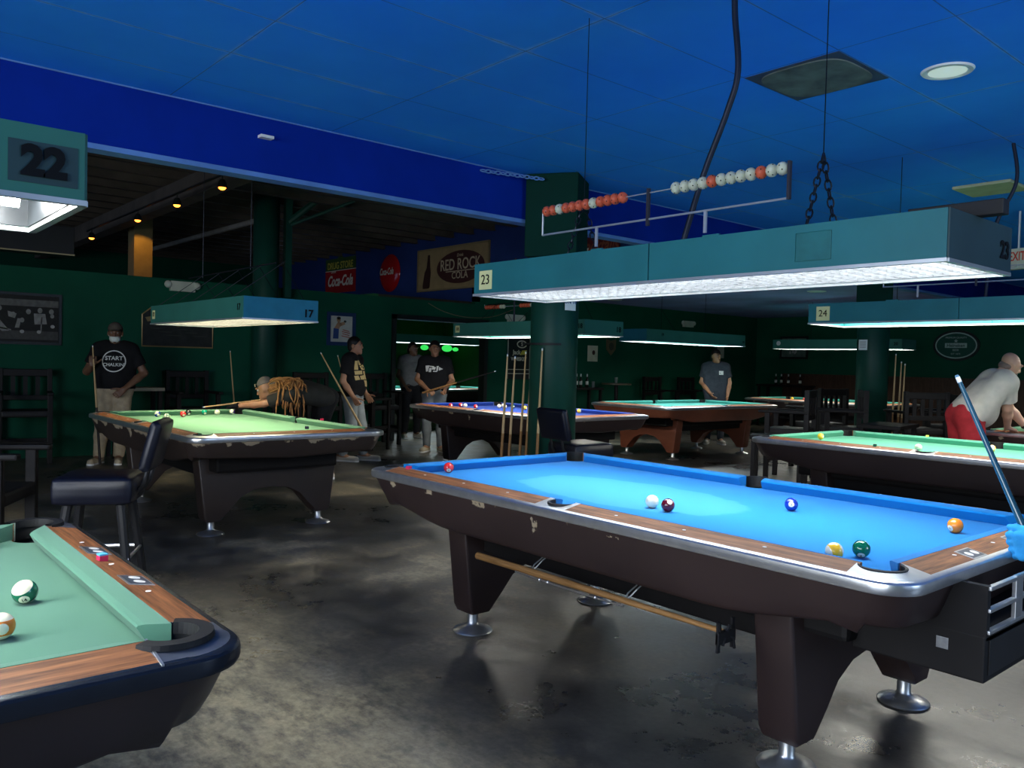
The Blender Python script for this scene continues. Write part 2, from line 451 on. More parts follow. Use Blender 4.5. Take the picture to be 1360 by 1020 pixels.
def pool_table(cx, cy, rz, cl, label, lam=M_lamA, wx=M_woodX, wy=M_woodY, trim=M_alu, cast=M_alu, sights=False, foot=M_steel, legmat=None):
    t = empty('pool_table', (cx, cy, 0), rz, label, 'pool table')
    inst(PROTO['apron'], 'apron', lam, t); inst(PROTO['edge_trim'], 'edge_trim', trim, t)
    inst(PROTO['bed'], 'playing_surface', cl, t); inst(PROTO['base_frame'], 'base_frame', M_under, t)
    for sx in (1, -1):
        for sy in (1, -1):
            # mirrored through rotation (sx=sy) or negative scale
            sc = (sx, sy, 1)
            inst(PROTO['cush_long'], 'cushion', cl, t, sc=sc); inst(PROTO['rail_long'], 'rail', wx, t, sc=sc)
            inst(PROTO['corner_casting'], 'corner_casting', cast, t, sc=sc); inst(PROTO['corner_pocket'], 'pocket', M_rubber, t, sc=sc)
        inst(PROTO['cush_end'], 'cushion', cl, t, sc=(sx, 1, 1)); inst(PROTO['rail_end'], 'rail', wy, t, sc=(sx, 1, 1))
        inst(PROTO['side_casting'], 'side_casting', cast, t, sc=(1, sx, 1)); inst(PROTO['side_pocket'], 'pocket', M_rubber, t, sc=(1, sx, 1))
        l = inst(PROTO['leg'], 'leg', legmat or lam, t, (sx*.893, 0, 0))
        for sy in (1, -1): inst(PROTO['foot'], 'foot', foot, l, (0, sy*.452, 0))
    if sights:
        for s in (1, -1):
            for k in (-3, -2, -1, 1, 2, 3): inst(PROTO['sight'], 'sight', M_white, t, (k*.3175, s*.728, 0))
            for k in (-1, 0, 1): inst(PROTO['sight'], 'sight', M_white, t, (s*1.364, k*.3175, 0))
    return t
CL_blue = cloth('blue_cloth', (.0005, .165, .46), (.030, .225, .48), (.30, .15, 0))
CL_green = cloth('green_cloth', (.105, .245, .145)); CL_green2 = cloth('pale_green_cloth', (.085, .35, .225))
CL_royal = cloth('royal_blue_cloth', (.0025, .035, .26)); CL_teal = cloth('teal_cloth', (.055, .31, .255))
CL_fore = cloth('sea_green_cloth', (.075, .19, .125))
T23 = pool_table(-2.395, 3.035, 0, CL_blue, 'large pool table with bright blue cloth in the right foreground', sights=True)
T22 = pool_table(-2.345, -.755, PI/2, CL_fore, 'pool table with sea-green cloth cut off at the bottom left corner', M_lamB, trim=plain('black_anodised_edge', (.022, .026, .034), .25, .4, .1, 20), cast=M_navytrim, sights=True)
T17 = pool_table(-7.16, 2.785, 0, CL_green, 'pool table with green cloth and flaking dark apron where a woman leans to shoot', M_lamC, sights=True)
T18 = pool_table(-7.72, 6.78, 0, CL_royal, 'pool table with royal blue cloth behind the thick green column', M_lamA, M_woodOX, M_woodOY)
T19 = pool_table(-8.15, 10.65, PI/2, CL_teal, 'pool table with orange-brown end and legs in front of a man in grey', M_lamO, M_woodOX, M_woodOY, foot=M_alu)
T24 = pool_table(-2.56, 6.85, 0, CL_green2, 'pool table with green cloth right behind the big blue table', M_lamP, sights=True)
T20 = pool_table(-8.1, 15.05, 0, CL_teal, 'far pool table with green cloth behind the dark chairs', M_lamA, M_woodOX, M_woodOY)
T25 = pool_table(-1.92, 9.98, 0, CL_green, 'brown pool table at the right edge that the bald man leans on', M_lamA, M_woodOX, M_woodOY)
TAN = pool_table(-14.6, 10.1, PI/2, CL_teal, 'pool table seen through the wide black-framed doorway', M_lamA)

# laminate override on table 19: only its -Y end and leg face look orange; long side stays dark
# score plates set into the end rails
M_plate = plain('plate_metal', (.35, .36, .37), .3, .8, .15, 60)
M_plateW = plain('plate_dials', (.75, .75, .7), .35, 0, .05)
M_plateD = plain('plate_dark', (.05, .06, .08), .4, .2, .1)
def score_plate(parent, x, y):
    bm = BM(); box(bm, (-.032, -.052, -.002), (.032, .052, .0018), .001); p = obj('score_plate', bm, M_plate, parent); p.location = (x, y, zr(x, 0)); p.rotation_euler = (0, .188, 0)
    bm = BM(); box(bm, (-.026, -.046, .0016), (.026, .046, .0022)); obj('plate_face', bm, M_plateD, p)
    for s in (-1, 1):
        bm = BM(); disc(bm, (.002, s*.022, .0022), .014, 18, th=.0008); obj('score_dial', bm, M_plateW, p)
score_plate(T23, 1.378, -.225); score_plate(T23, 1.378, .165)
score_plate(T22, 1.372, .20); score_plate(T22, 1.372, -.19)

for sx in (1, -1):
    for sy in (1, -1):
        bm = BM(); lathe(bm, [(.056, .80), (.058, .824), (.086, .8235), (.088, .812)], 20, (1.30, .665, 0), R(-64), R(150)); o = obj('pocket_flange', bm, M_rubber, T22); o.scale = (sx, sy, 1)
        bm = BM(); box(bm, (1.2475, PY+.05, .765), (1.2525, HW+.006, .80))
        for v in bm.verts:
            if v.co.z > .79: v.co.z = zr(v.co.x, v.co.y)+.0025
        o = obj('seam_strip', bm, M_alu, T22); o.scale = (sx, sy, 1)
# ball box under the near end of the blue table
bm = BM()
box(bm, (1.10, -.43, .475), (1.50, .43, .615), .006)
for s in (-1, 1): box(bm, (1.20, s*.425-.012, .615), (1.505, s*.425+.012, .765))
box(bm, (1.20, -.42, .60), (1.50, .42, .625))
bb = obj('ball_box', bm, M_under, T23)
for z in (.628, .692, .757):
    bm = BM(); box(bm, (1.495, -.43, z-.006), (1.512, .43, z+.006), .003); obj('box_rail', bm, M_steel, bb)
bm = BM(); box(bm, (1.497, -.22, .625), (1.51, -.16, .765), .002); obj('divider', bm, M_steel, bb)
bm = BM(); box(bm, (1.365, -.4335, .55), (1.40, -.4305, .585), .001); obj('label_plate', bm, M_plate, bb)
bm = BM(); box(bm, (1.501, -.40, .495), (1.504, .40, .600)); obj('front_panel', bm, M_black, bb)

# mechanical bridge hanging under the near side of the blue table
M_bridgewood = wood('bridge_stick_wood', (.16, .075, .02), (.36, .19, .07), .35)
br = empty('mechanical_bridge', (-2.26, 2.33, .49), 0, 'wooden bridge stick hung under the near side of the blue table', 'bridge stick')
bm = BM(); tube(bm, [(-.68, 0, 0), (-.1, 0, .004), (.66, 0, .006)], [.0165, .0145, .009], 14); obj('shaft', bm, M_bridgewood, br, autosmooth=40)
bm = BM()
for k, (a, b) in enumerate([(-.045, .05), (-.02, .035), (.012, .03), (.04, .055)]): 
    tube(bm, [(.665, .0, .0), (.672, a*.9, .02*(-1)**k), (.672, a*1.1, b*(-1)**k)], .006, 6)
box(bm, (.66, -.05, -.03), (.674, .05, .012), .004); box(bm, (.664, -.05, -.055), (.672, -.035, .05)); box(bm, (.664, .03, -.05), (.672, .045, .05))
obj('bridge_head', bm, M_black, br)
bm = BM(); tube(bm, [(-.40, -.012, -.012), (-.1, -.012, -.016), (.22, -.012, -.014)], .004, 6)
for x in (-.24, -.19, .08): ball(bm, (x, -.014, -.013), .008, 8)
obj('hanger_rail', bm, M_steel, br)
for x in (-.33, .20):
    bm = BM(); tube(bm, [(x, 0, -.02), (x+.015, .02, .03), (x+.05, .10, .10)], .003, 6); tube(bm, [(x, 0, -.02), (x+.05, .03, .05), (x+.075, .09, .10)], .003, 6)
    obj('hanger_hook', bm, M_steel, br)

# ------------------------------------------------------------------ balls and chalk
BC = {'yellow': (.85, .50, .03), 'blue': (.01, .03, .30), 'red': (.62, .02, .02), 'purple': (.06, .01, .20), 'orange': (.80, .22, .02),
      'green': (.005, .13, .06), 'maroon': (.11, .005, .012), 'black': (.008, .008, .008), 'ivory': (.80, .74, .55), 'teal': (.0, .28, .16)}
def ballmat(col, stripe):
    k = 'ball_%s_%s' % (col, stripe)
    if k in MATS: return MATS[k]
    m, nt, b = nmat(k); b.inputs['Roughness'].default_value = .07; b.inputs['Coat Weight'].default_value = .5
    tc = nd(nt, 'ShaderNodeTexCoord'); sx = nd(nt, 'ShaderNodeSeparateXYZ'); nt.links.new(tc.outputs['Object'], sx.inputs[0])
    x, y, z = sx.outputs; cream = BC['ivory']
    ab = nd(nt, 'ShaderNodeMath', operation='ABSOLUTE'); nt.links.new(z, ab.inputs[0])
    gt = nd(nt, 'ShaderNodeMath', operation='GREATER_THAN'); gt.inputs[1].default_value = .0155; nt.links.new(ab.outputs[0], gt.inputs[0])
    base = mix(nt, gt.outputs[0], BC[col], cream) if stripe else BC[col]
    # the two number spots face along local +x and -x
    ax = nd(nt, 'ShaderNodeMath', operation='ABSOLUTE'); nt.links.new(x, ax.inputs[0])
    sp = nd(nt, 'ShaderNodeMath', operation='GREATER_THAN'); sp.inputs[1].default_value = .0259; nt.links.new(ax.outputs[0], sp.inputs[0])
    base = mix(nt, sp.outputs[0], base, cream) if col != 'ivory' else mix(nt, 0.0, BC[col], cream)
    nt.links.new(base, b.inputs['Base Color']); return m
bm = BM(); bmesh.ops.create_uvsphere(bm, u_segments=32, v_segments=20, radius=.0286); proto('ball', bm, 180)
for p in PROTO['ball'].polygons: p.use_smooth = True
M_ink = plain('black_ink', (.01, .01, .01), .4, 0, .05)
def pool_ball(x, y, col, label, stripe=False, num=None, rot=(0, 0, 0), group=None):
    b = inst(PROTO['ball'], 'pool_ball', ballmat(col, stripe), None, (x, y, ZB+.0287), rot)
    tag(b, label, 'ball', group)
    if num:
        me = text_mesh(num, .013, None, .02, ext=0)
        for v in me.vertices:
            p = Vector((1, v.co.x/.0286, v.co.y/.0286)).normalized()*.0289; v.co = p
        obj('number', me, M_ink, b)
    return b
def face(x, y, dz=0.0, roll=0.0):
    """rotation that turns a ball's local +x toward the camera side"""
    return (roll, dz, math.atan2(-y, -x))
pool_ball(-2.275, 2.754, 'ivory', 'plain white cue ball on the blue table beside the maroon ball')
pool_ball(-2.176, 2.738, 'maroon', 'dark maroon ball touching distance from the white cue ball on the blue cloth', rot=(0, -.7, math.atan2(-2.7, 2.2)+.35), num='7')
pool_ball(-1.893, 3.224, 'blue', 'dark blue ball alone in the middle of the bright blue table', rot=(.2, -.15, math.atan2(-3.2, 1.9)), num='2')
pool_ball(-1.269, 3.343, 'orange', 'orange ball near the right end rail of the bright blue table', rot=(.3, .35, math.atan2(-3.3, 1.3)-.75), num='5')
pool_ball(-1.317, 2.512, 'yellow', 'yellow ball half hidden behind the near rail of the blue table', stripe=True, rot=(0, 1.25, .9), num='9')
pool_ball(-1.282, 2.622, 'green', 'dark green ball by the near right corner pocket of the blue table', rot=(0, .75, math.atan2(-2.6, 1.3)), num='6')
pool_ball(-3.621, 2.652, 'red', 'red ball by the left end rail of the bright blue table', rot=(0, .5, math.atan2(-2.65, 3.6)), num='3')
pool_ball(-2.245, .390, 'green', 'green striped ball on the sea-green foreground table', stripe=True, rot=(.35, .55, math.atan2(-.39, 2.2)-.05), num='14')
pool_ball(-1.990, .301, 'orange', 'orange striped ball cut by the left edge of the photo', stripe=True, rot=(0, 0, 0))
pool_ball(-2.925, .40, 'teal', 'solid bright green ball by the far corner pocket of the foreground table')
for x, y, c, s, lb in [(-8.255, 2.54, 'blue', True, 'blue striped ball nearest the left rail of the worn green table'),
                       (-7.927, 2.527, 'green', True, 'green striped ball close to the left rail of the worn green table'),
                       (-8.183, 2.759, 'red', False, 'red ball on the worn green table beside the black ball'),
                       (-8.39, 2.88, 'black', False, 'black ball behind the red ball on the worn green table'),
                       (-8.385, 3.04, 'teal', False, 'small green ball by the far rail of the worn green table'),
                       (-8.35, 3.16, 'ivory', False, 'cream ball right of the green ball on the worn green table'),
                       (-8.395, 3.335, 'purple', True, 'purple ball at the gloved hand of the leaning woman')]:
    pool_ball(x, y, c, lb, s, rot=(random.random()*2, random.random(), 0))
for x, y, c, lb in [(-8.80, 6.45, 'red', 'red ball at the left end of the royal blue table'),
                    (-8.86, 6.66, 'red', 'second red ball from the left on the royal blue table'),
                    (-8.70, 6.62, 'ivory', 'pale ball between the red ones on the royal blue table'),
                    (-8.45, 6.60, 'red', 'red ball right of the white-shirted players on the royal blue table'),
                    (-8.62, 7.22, 'ivory', 'largest white ball of the cluster on the royal blue table'),
                    (-8.45, 7.0, 'ivory', 'middle white ball of the cluster on the royal blue table'),
                    (-8.36, 7.02, 'ivory', 'rightmost white ball of the cluster on the royal blue table'),
                    (-8.36, 7.16, 'teal', 'green ball right of the white cluster on the royal blue table'),
                    (-8.04, 7.10, 'yellow', 'yellow ball behind the leaning cues on the royal blue table'),
                    (-7.3, 7.36, 'yellow', 'yellow ball right of the column on the royal blue table')]:
    pool_ball(x, y, c, lb)
pool_ball(-3.74, 6.82, 'yellow', 'pale yellow ball at the left end of the table behind the blue one')
pool_ball(-2.46, 7.14, 'yellow', 'yellow striped ball by the far side pocket of the table behind the blue one', True, rot=(1.2, .3, 0))
pool_ball(-2.80, 6.60, 'ivory', 'white ball near the near rail of the table behind the blue one')
pool_ball(-9.1, 15.4, 'yellow', 'yellow ball on the far table behind the dark chairs')
pool_ball(-8.85, 15.42, 'red', 'red ball on the far table behind the dark chairs')
M_chalkB = plain('blue_chalk', (.10, .42, .62), .95, 0, .08); M_chalkR = plain('chalk_paper', (.55, .02, .08), .6, 0, .1)
M_chalkG = plain('green_chalk', (.03, .22, .12), .95); M_chalkD = plain('dark_chalk', (.03, .03, .05), .9); M_chalkY = plain('lime_chalk', (.55, .75, .12), .9)
def chalk(x, y, label, top=M_chalkB, side=M_chalkR, rz=0.2, z=.8125):
    c = empty('chalk_cube', (x, y, z), rz, label, 'chalk')
    bm = BM(); box(bm, (-.0115, -.0115, 0), (.0115, .0115, .0165), .001); obj('wrapper', bm, side, c)
    bm = BM(); box(bm, (-.0112, -.0112, .0165), (.0112, .0112, .0215), .001); obj('chalk_top', bm, top, c)
chalk(-2.40, .600, 'red cube of blue chalk on the wooden rail between two score plates', rz=.15)
chalk(-3.55, 2.345, 'red chalk cube on the far left rail of the bright blue table', M_chalkR)
chalk(-6.02, 3.0, 'dark chalk cube on the end rail of the worn green table', M_chalkD, M_chalkD)
chalk(-6.75, 3.51, 'pink chalk cube on the far rail of the worn green table', M_chalkR)
chalk(-2.93, 6.15, 'dark green chalk on the near rail of the table behind the blue one', M_chalkD, M_chalkG)
chalk(-3.12, 7.53, 'lime chalk cube on the far rail of the table behind the blue one', M_chalkY, M_chalkY)
# ------------------------------------------------------------------ table lamps
M_teal = plain('teal_paint', (.014, .135, .15), .5, 0, .12, 3, bmp=.05)
M_tealG = plain('green_teal_paint', (.03, .15, .115), .5, 0, .1, 3)
M_tealD = plain('shaded_teal_and_card', (.02, .05, .055), .55, 0, .15, 4)
M_lip = plain('lamp_lip', (.5, .52, .52), .35, .7)
M_card = plain('yellow_card', (.62, .62, .30), .7, 0, .06); M_cardW = plain('pale_card', (.66, .70, .68), .7, 0, .06)
M_num = plain('number_ink', (.006, .007, .008), .7, spec=.1)
M_chain = plain('dark_chain', (.02, .022, .03), .4, .8)
M_louvre = plain('louvre_metal', (.20, .205, .21), .5, .3, .25, 30)
M_refl = plain('reflector_grey', (.018, .022, .026), .4, 0, .2, 12)
M_inner = plain('reflector_white', (.75, .77, .8), .5, 0, .05)
def diffuser_mat(name, col, s):
    """prismatic lens over fluorescent tubes: it gives the light, unevenly along the tubes"""
    m, nt, b = nmat(name)
    n = noise(nt, 60, 3, .7, stretch=(1, 3, 1)); r = ramp(nt, n.outputs['Fac'], [(.3, g(.6)), (.7, g(1.3))])
    w = noise(nt, 1.3, 2, .5); r2 = ramp(nt, w.outputs['Fac'], [(.3, g(.75)), (.7, g(1.15))])
    mm = nd(nt, 'ShaderNodeMath', operation='MULTIPLY'); nt.links.new(r.outputs['Color'], mm.inputs[0]); nt.links.new(r2.outputs['Color'], mm.inputs[1])
    m2 = nd(nt, 'ShaderNodeMath', operation='MULTIPLY'); m2.inputs[1].default_value = s; nt.links.new(mm.outputs[0], m2.inputs[0])
    b.inputs['Base Color'].default_value = (.6, .6, .6, 1); b.inputs['Emission Color'].default_value = c4(col)
    nt.links.new(m2.outputs[0], b.inputs['Emission Strength']); return m
LS = 1.9
D_cool = diffuser_mat('lens_cool', (.90, .97, 1.0), 9.0*LS)
D_warm = diffuser_mat('lens_warm', (1.0, .88, .58), 10.0*LS)
D_neut = diffuser_mat('lens_neutral', (1.0, .95, .84), 11.5)
D_day = diffuser_mat('lens_daylight', (.84, .96, 1.0), 12.0)
M_tube = glow('fluorescent_tube', (.95, .97, .95), 60.0)
def lamp(cx, cy, zb, rz, label, L=2.42, W=.60, H=.165, lens=D_cool, face=M_teal, endm=None, seam=False, tubes=False, louvre=False):
    t = empty('billiard_lamp', (cx, cy, zb), rz, label, 'billiard lamp')
    hl, hw, th = L/2, W/2, .012
    for s in (-1, 1):
        bm = BM()
        if seam:
            box(bm, (-hl, s*hw-th/2, 0), (-.003, s*hw+th/2, H), .001); box(bm, (.003, s*hw-th/2, 0), (hl, s*hw+th/2, H), .001)
        else: box(bm, (-hl, s*hw-th/2, 0), (hl, s*hw+th/2, H), .001)
        if seam: box(bm, (-.02, s*(hw-.011)-.004, .006), (.02, s*(hw-.011)+.004, H-.02))
        obj('side_panel', bm, face, t)
        bm = BM(); box(bm, (s*hl-th/2, -hw, 0), (s*hl+th/2, hw, H), .001); obj('end_panel', bm, endm or face, t)
    bm = BM(); box(bm, (-hl+th, -hw+th, H-.03), (hl-th, hw-th, H-.018)); obj('top_board', bm, M_refl if tubes else M_inner, t)
    bm = BM()
    for s in (-1, 1):
        box(bm, (-hl-.004, s*hw-.012, -.008), (hl+.004, s*hw+.008, .004)); box(bm, (s*hl-.012, -hw, -.008), (s*hl+.008, hw, .004))
    obj('bottom_lip', bm, M_lip, t)
    if tubes:
        bm = BM()
        for s in (-1, 1):
            box(bm, (-hl+.008, s*(hw-.012)-.003, .006), (hl-.008, s*(hw-.012)+.003, H-.03)); box(bm, (s*(hl-.012)-.003, -hw+.008, .006), (s*(hl-.012)+.003, hw-.008, H-.03))
        obj('reflector', bm, M_refl, t)
        for y in (-.13, .13):
            bm = BM(); tube(bm, [(-hl+.06, y, .055), (hl-.06, y, .055)], .02, 12); obj('fluorescent_tube', bm, M_tube, t, autosmooth=40)
    else:
        bm = BM(); box(bm, (-hl+.02, -hw+.02, .050), (hl-.02, hw-.02, .058)); obj('lens', bm, lens, t)
        if not louvre:
            obj_l = t.children[-1]; obj_l.location.z = -.038; return t, hl, hw, H
        bm = BM(); nx = int((L-.03)/.06); ny = int((W-.03)/.06)
        for k in range(nx+1):
            x = -hl+.015+(L-.03)*k/nx; box(bm, (x-.001, -hw+.012, .004), (x+.001, hw-.012, .044))
        for k in range(ny+1):
            y = -hw+.015+(W-.03)*k/ny; box(bm, (-hl+.012, y-.001, .005), (hl-.012, y+.001, .043))
        obj('louvre', bm, M_louvre, t)
    return t, hl, hw, H
def side_text(t, s, x, y, z, size, out=-1, axis='y', card=None, bold=.02, name='number', cw=1.5, ch=1.5, mat=None):
    """text on a lamp face: axis 'y' = long face at y, 'x' = end face at x; out = outward sign"""
    if axis == 'y': ex = (1, 0, 0) if out < 0 else (-1, 0, 0); n = Vector((0, out, 0))
    else: ex = (0, 1, 0) if out > 0 else (0, -1, 0); n = Vector((out, 0, 0))
    p = Vector((x, y, z)); e = Vector(ex); w, h = size*cw/2, size*ch/2
    if card:
        bm = BM(); q = [p+n*.0015-e*w+Vector((0, 0, -h)), p+n*.0015+e*w+Vector((0, 0, -h)), p+n*.0015+e*w+Vector((0, 0, h)), p+n*.0015-e*w+Vector((0, 0, h))]
        a = [bm.verts.new(v) for v in q]; b_ = [bm.verts.new(v-n*.0012) for v in q]
        bm.faces.new(a); bm.faces.new(b_[::-1])
        for i in range(4): bm.faces.new([a[i], b_[i], b_[(i+1) % 4], a[(i+1) % 4]])
        obj('number_card', bm, card, t)
    text(name, s, size, mat or M_num, t, frame4(ex, (0, 0, 1), p+n*.003), bold=bold)
def wires(t, pts, mat=M_chain, r=.003):
    for a, b in pts:
        bm = BM(); tube(bm, [a, b], r, 5); obj('hanging_wire', bm, mat, t)
ZC = 3.15
# lamp 23 over the bright blue table
t, hl, hw, H = lamp(-2.335, 3.03, 1.748, 0, 'long teal lamp numbered 23 over the bright blue table', L=2.46, W=.54, seam=True, endm=M_tealD, louvre=True)  # end panel colour darkened for the side turned from daylight
side_text(t, '23', -1.13, -hw-.006, .075, .075, card=M_card, cw=1.45, ch=1.35, bold=.0)
side_text(t, '23', hl+.006, .20, .075, .085, out=1, axis='x', bold=.03)
M_patch = plain('patch_paint', (.013, .115, .118), .6, 0, .25, 8)
bm = BM(); box(bm, (.70, -hw-.0075, .03), (.84, -hw-.0058, .135), .003); obj('repaired_patch', bm, M_patch, t)
bm = BM(); box(bm, (-.35, -hw-.0066, .165), (-.28, -hw+.006, .171)); box(bm, (.28, -hw-.0066, .165), (.36, -hw+.006, .171)); obj('bracket', bm, M_teal, t)
for s in (-1, 1):
    X = .655*s
    for y in (-.09, .02):
        bm = BM(); chain(bm, (X, -.02, .48), (X, -.02+(y+.035)*2.2, H-.01)); obj('hanging_chain', bm, M_chain, t)
    bm = BM(); tube(bm, [(X, -.02, .48), (X, -.02, ZC-1.748)], .0022, 5); obj('hanging_wire', bm, M_chain, t)
# lamp 22 foreground
t, hl, hw, H = lamp(-2.335, -.745, 1.716, PI/2, 'teal lamp numbered 22 in large digits at the upper left corner', W=.57, H=.155, tubes=True, face=M_tealG)
bm = BM(); box(bm, (hl-.15, -hw-.0075, .028), (hl-.015, -hw-.0055, .118)); obj('number_card', bm, M_tealD, t)
side_text(t, '22', hl-.082, -hw-.008, .073, .088, bold=.05)
wires(t, [((-.6, 0, H), (-.6, 0, ZC-1.716)), ((.6, 0, H), (.6, 0, ZC-1.716))])
# lamp 17
t, hl, hw, H = lamp(-7.255, 2.82, 1.675, 0, 'teal lamp numbered 17 with warm lens over the worn green table', L=2.25, W=.62, lens=D_warm, face=M_tealG, endm=plain('bluelit_teal_paint', (.010, .14, .22), .5), H=.17, louvre=True)  # end panel tint holds the bluish light falling on it
side_text(t, '17', hl-.08, -hw-.006, .085, .07); side_text(t, '17', hl+.006, hw-.085, .06, .085, out=1, axis='x', bold=.03)
side_text(t, '17', -hl+.09, -hw-.006, .085, .055, card=M_card)
for k in range(5):
    x = -.9+k*.45
    wires(t, [((x, -hw, H), (x+.28, 0, .46)), ((x, hw, H), (x+.22, 0, .46))])
for x in (-.62, .5):
    bm = BM(); tube(bm, [(x, 0, .44), (x, 0, 2.1)], .003, 5); obj('hanging_wire', bm, M_chain, t)
bm = BM(); tube(bm, [(-1.0, 0, .46), (1.0, 0, .46)], .006, 6); obj('hanging_rail', bm, M_chain, t)
# lamp 18
t, hl, hw, H = lamp(-7.5, 6.71, 1.715, 0, 'teal lamp numbered 18 half hidden by the thick green column', L=2.40, W=.62, lens=D_neut, face=M_tealG)
side_text(t, '18', hl-.06, -hw-.006, .09, .075); side_text(t, '18', hl+.006, hw-.08, .07, .085, out=1, axis='x')
side_text(t, '18', -hl+.09, -hw-.006, .09, .06, card=M_card)
for x in (-.7, 0.1, .75): wires(t, [((x, -hw, H), (x, 0, .42)), ((x, hw, H), (x+.1, 0, .42)), ((x+.25, -hw, H), (x, 0, .42)), ((x, 0, .42), (x, 0, 2.7-1.715 if False else .985))])
bm = BM(); tube(bm, [(-.9, 0, .42), (.9, 0, .42)], .006, 6); obj('hanging_rail', bm, M_chain, t)
# lamp 19
t, hl, hw, H = lamp(-8.07, 10.46, 1.757, PI/2, 'teal lamp numbered 19 over the table with orange legs', L=2.48, W=.52, H=.175, lens=D_day, face=M_tealG, endm=M_teal)
side_text(t, '19', -hl+.35, -hw-.006, .10, .06); side_text(t, '19', hl-.06, -hw-.006, .06, .06)
wires(t, [((-.6, 0, H), (-.6, 0, .94)), ((.5, 0, H), (.5, 0, .94)), ((-.6, -hw, H), (-.6, 0, .5))])
# lamp 24
t, hl, hw, H = lamp(-2.50, 6.80, 1.785, 0, 'teal lamp numbered 24 over the table behind the blue one', L=2.42, lens=D_neut, seam=True)
side_text(t, '24', -hl+.13, -hw-.006, .08, .08, card=M_card, bold=.0)
bm = BM(); box(bm, (-.55, -hw-.0066, .165), (-.45, -hw+.006, .173)); obj('bracket', bm, M_teal, t)
for s in (-1, 1): wires(t, [((.6*s, 0, H), (.6*s, 0, ZC-1.785))])
# lamp 20
t, hl, hw, H = lamp(-7.68, 14.62, 1.80, 0, 'far teal lamp numbered 20 partly behind the green column with cues', L=2.5, W=.55, H=.17, lens=D_neut, face=M_tealG)
side_text(t, '20', hl-.1, -hw-.006, .085, .075); 
bm = BM(); disc(bm, (-hl+.12, -hw-.0062, .10), .045, 16, 'y', -.002); obj('round_label', bm, M_cardW, t)
wires(t, [((-.6, 0, H), (-.6, 0, .90)), ((.6, 0, H), (.6, 0, .90))])
# lamp in the next room; unseen right-hand table lamp kept for light
t, hl, hw, H = lamp(-14.5, 10.15, 1.76, PI/2, 'teal lamp hanging in the room beyond the black doorway', L=2.4, W=.5, lens=D_day, face=M_tealG)
bm = BM(); box(bm, (-hl-.009, .05, .03), (-hl-.006, .20, .13)); obj('blank_card', bm, M_cardW, t)
wires(t, [((-.6, 0, H), (-.6, 0, 1.2)), ((.6, 0, H), (.6, 0, 1.2))])
t, hl, hw, H = lamp(-1.6, 9.98, 1.80, 0, 'lamp over the brown table at the right edge beyond the frame', L=2.3, lens=D_neut, face=M_tealG)  # unseen lamp, kept for its light
wires(t, [((-.6, 0, H), (-.6, 0, ZC-1.80)), ((.6, 0, H), (.6, 0, ZC-1.80))])

# score racks of beads on lamps
M_beadO = plain('orange_bead', (.55, .10, .045), .45, 0, .1, 40); M_beadW = plain('ivory_bead', (.50, .52, .38), .45, 0, .12, 40)
M_hole = plain('bead_hole', (.01, .01, .01), .8); M_rod = plain('rack_rod', (.45, .47, .48), .4, .6); M_rodD = plain('rack_post_dark', (.03, .03, .04), .5, .3)
bm = BM(); ball(bm, (0, 0, 0), .027, 16); 
proto('bead', bm, 180)
bmh = BM()
for k in range(9):
    a = 2*PI*k/9; z = (-.012, .0, .013)[k % 3]
    p = Vector((z, math.cos(a)*.024, math.sin(a)*.024)).normalized()*.0255
    ball(bmh, p, .0035, 6)
proto('bead_holes', bmh)
def score_rack(x0, x1, y, zb, zt, left, right, label, step=.054, posts=()):
    t = empty('score_rack', ((x0+x1)/2, y, zb), 0, label, 'score counter'); c = (x0+x1)/2; h = zt-zb
    bm = BM(); tube(bm, [(x0-c, 0, 0), (x1-c, 0, 0)], .005, 8); tube(bm, [(x0-c, 0, h), (x1-c, 0, h)], .003, 8); tube(bm, [(x0-c, 0, -.003), (x0-c, 0, h+.012)], .005, 8)
    obj('rod_frame', bm, M_rod, t)
    bm = BM(); box(bm, (x1-c-.005, -.008, -.005), (x1-c+.007, .008, h+.025)); obj('end_post', bm, M_rodD, t)
    bm = BM(); box(bm, (-.008, -.006, -.03), (.008, .006, h+.02)); obj('middle_post', bm, M_rodD, t)
    for p in posts:
        bm = BM(); box(bm, (p-c-.008, -.004, -.095), (p-c+.006, .004, .004)); obj('foot_post', bm, M_rod, t)
    n = 0
    for seq, start, d in ((left, x0+.03, 1), (right, x1-.03, -1)):
        for k, ch in enumerate(seq):
            b = inst(PROTO['bead'], 'bead', M_beadO if ch == 'O' else M_beadW, t, (start-c+d*k*step, 0, h), (n*.7, 0, 0), sc=(.9, 1, 1))
            inst(PROTO['bead_holes'], 'hole', M_hole, b); n += 1
score_rack(-3.18, -1.76, 2.90, 2.052, 2.172, 'OOWOOOOWOOOO', 'WWOWWWWOWWWW', 'wire rack of orange and white score beads above lamp 23', .0475, posts=(-2.79, -2.15))
score_rack(-3.18, -1.76, 6.72, 2.085, 2.195, 'OOOOWOO', 'WOWOOOO', 'wire rack of score beads above lamp 24 under the long lens', .05, posts=(-2.9, -2.0))
t = empty('score_rack', (-7.55, 6.71, 2.05), 0, 'small rack of orange and white beads above lamp 18', 'score counter')
bm = BM(); tube(bm, [(-.9, 0, 0.05), (.25, 0, 0.05)], .004, 6); tube(bm, [(-.9, 0, .09), (-.9, 0, .05)], .004, 6); obj('rod_frame', bm, M_rod, t)
bm = BM(); tube(bm, [(-.3, 0, -.155), (-.3, 0, .65)], .012, 6); obj('post', bm, M_rodD, t)
for k, ch in enumerate('OOOOOOWW'): inst(PROTO['bead'], 'bead', M_beadO if ch == 'O' else M_beadW, t, (-.86+k*.05, 0, .05))
for k, ch in enumerate('OOOOWWWW'): inst(PROTO['bead'], 'bead', M_beadO if ch == 'O' else M_beadW, t, (-.17+k*.05, 0, .05))

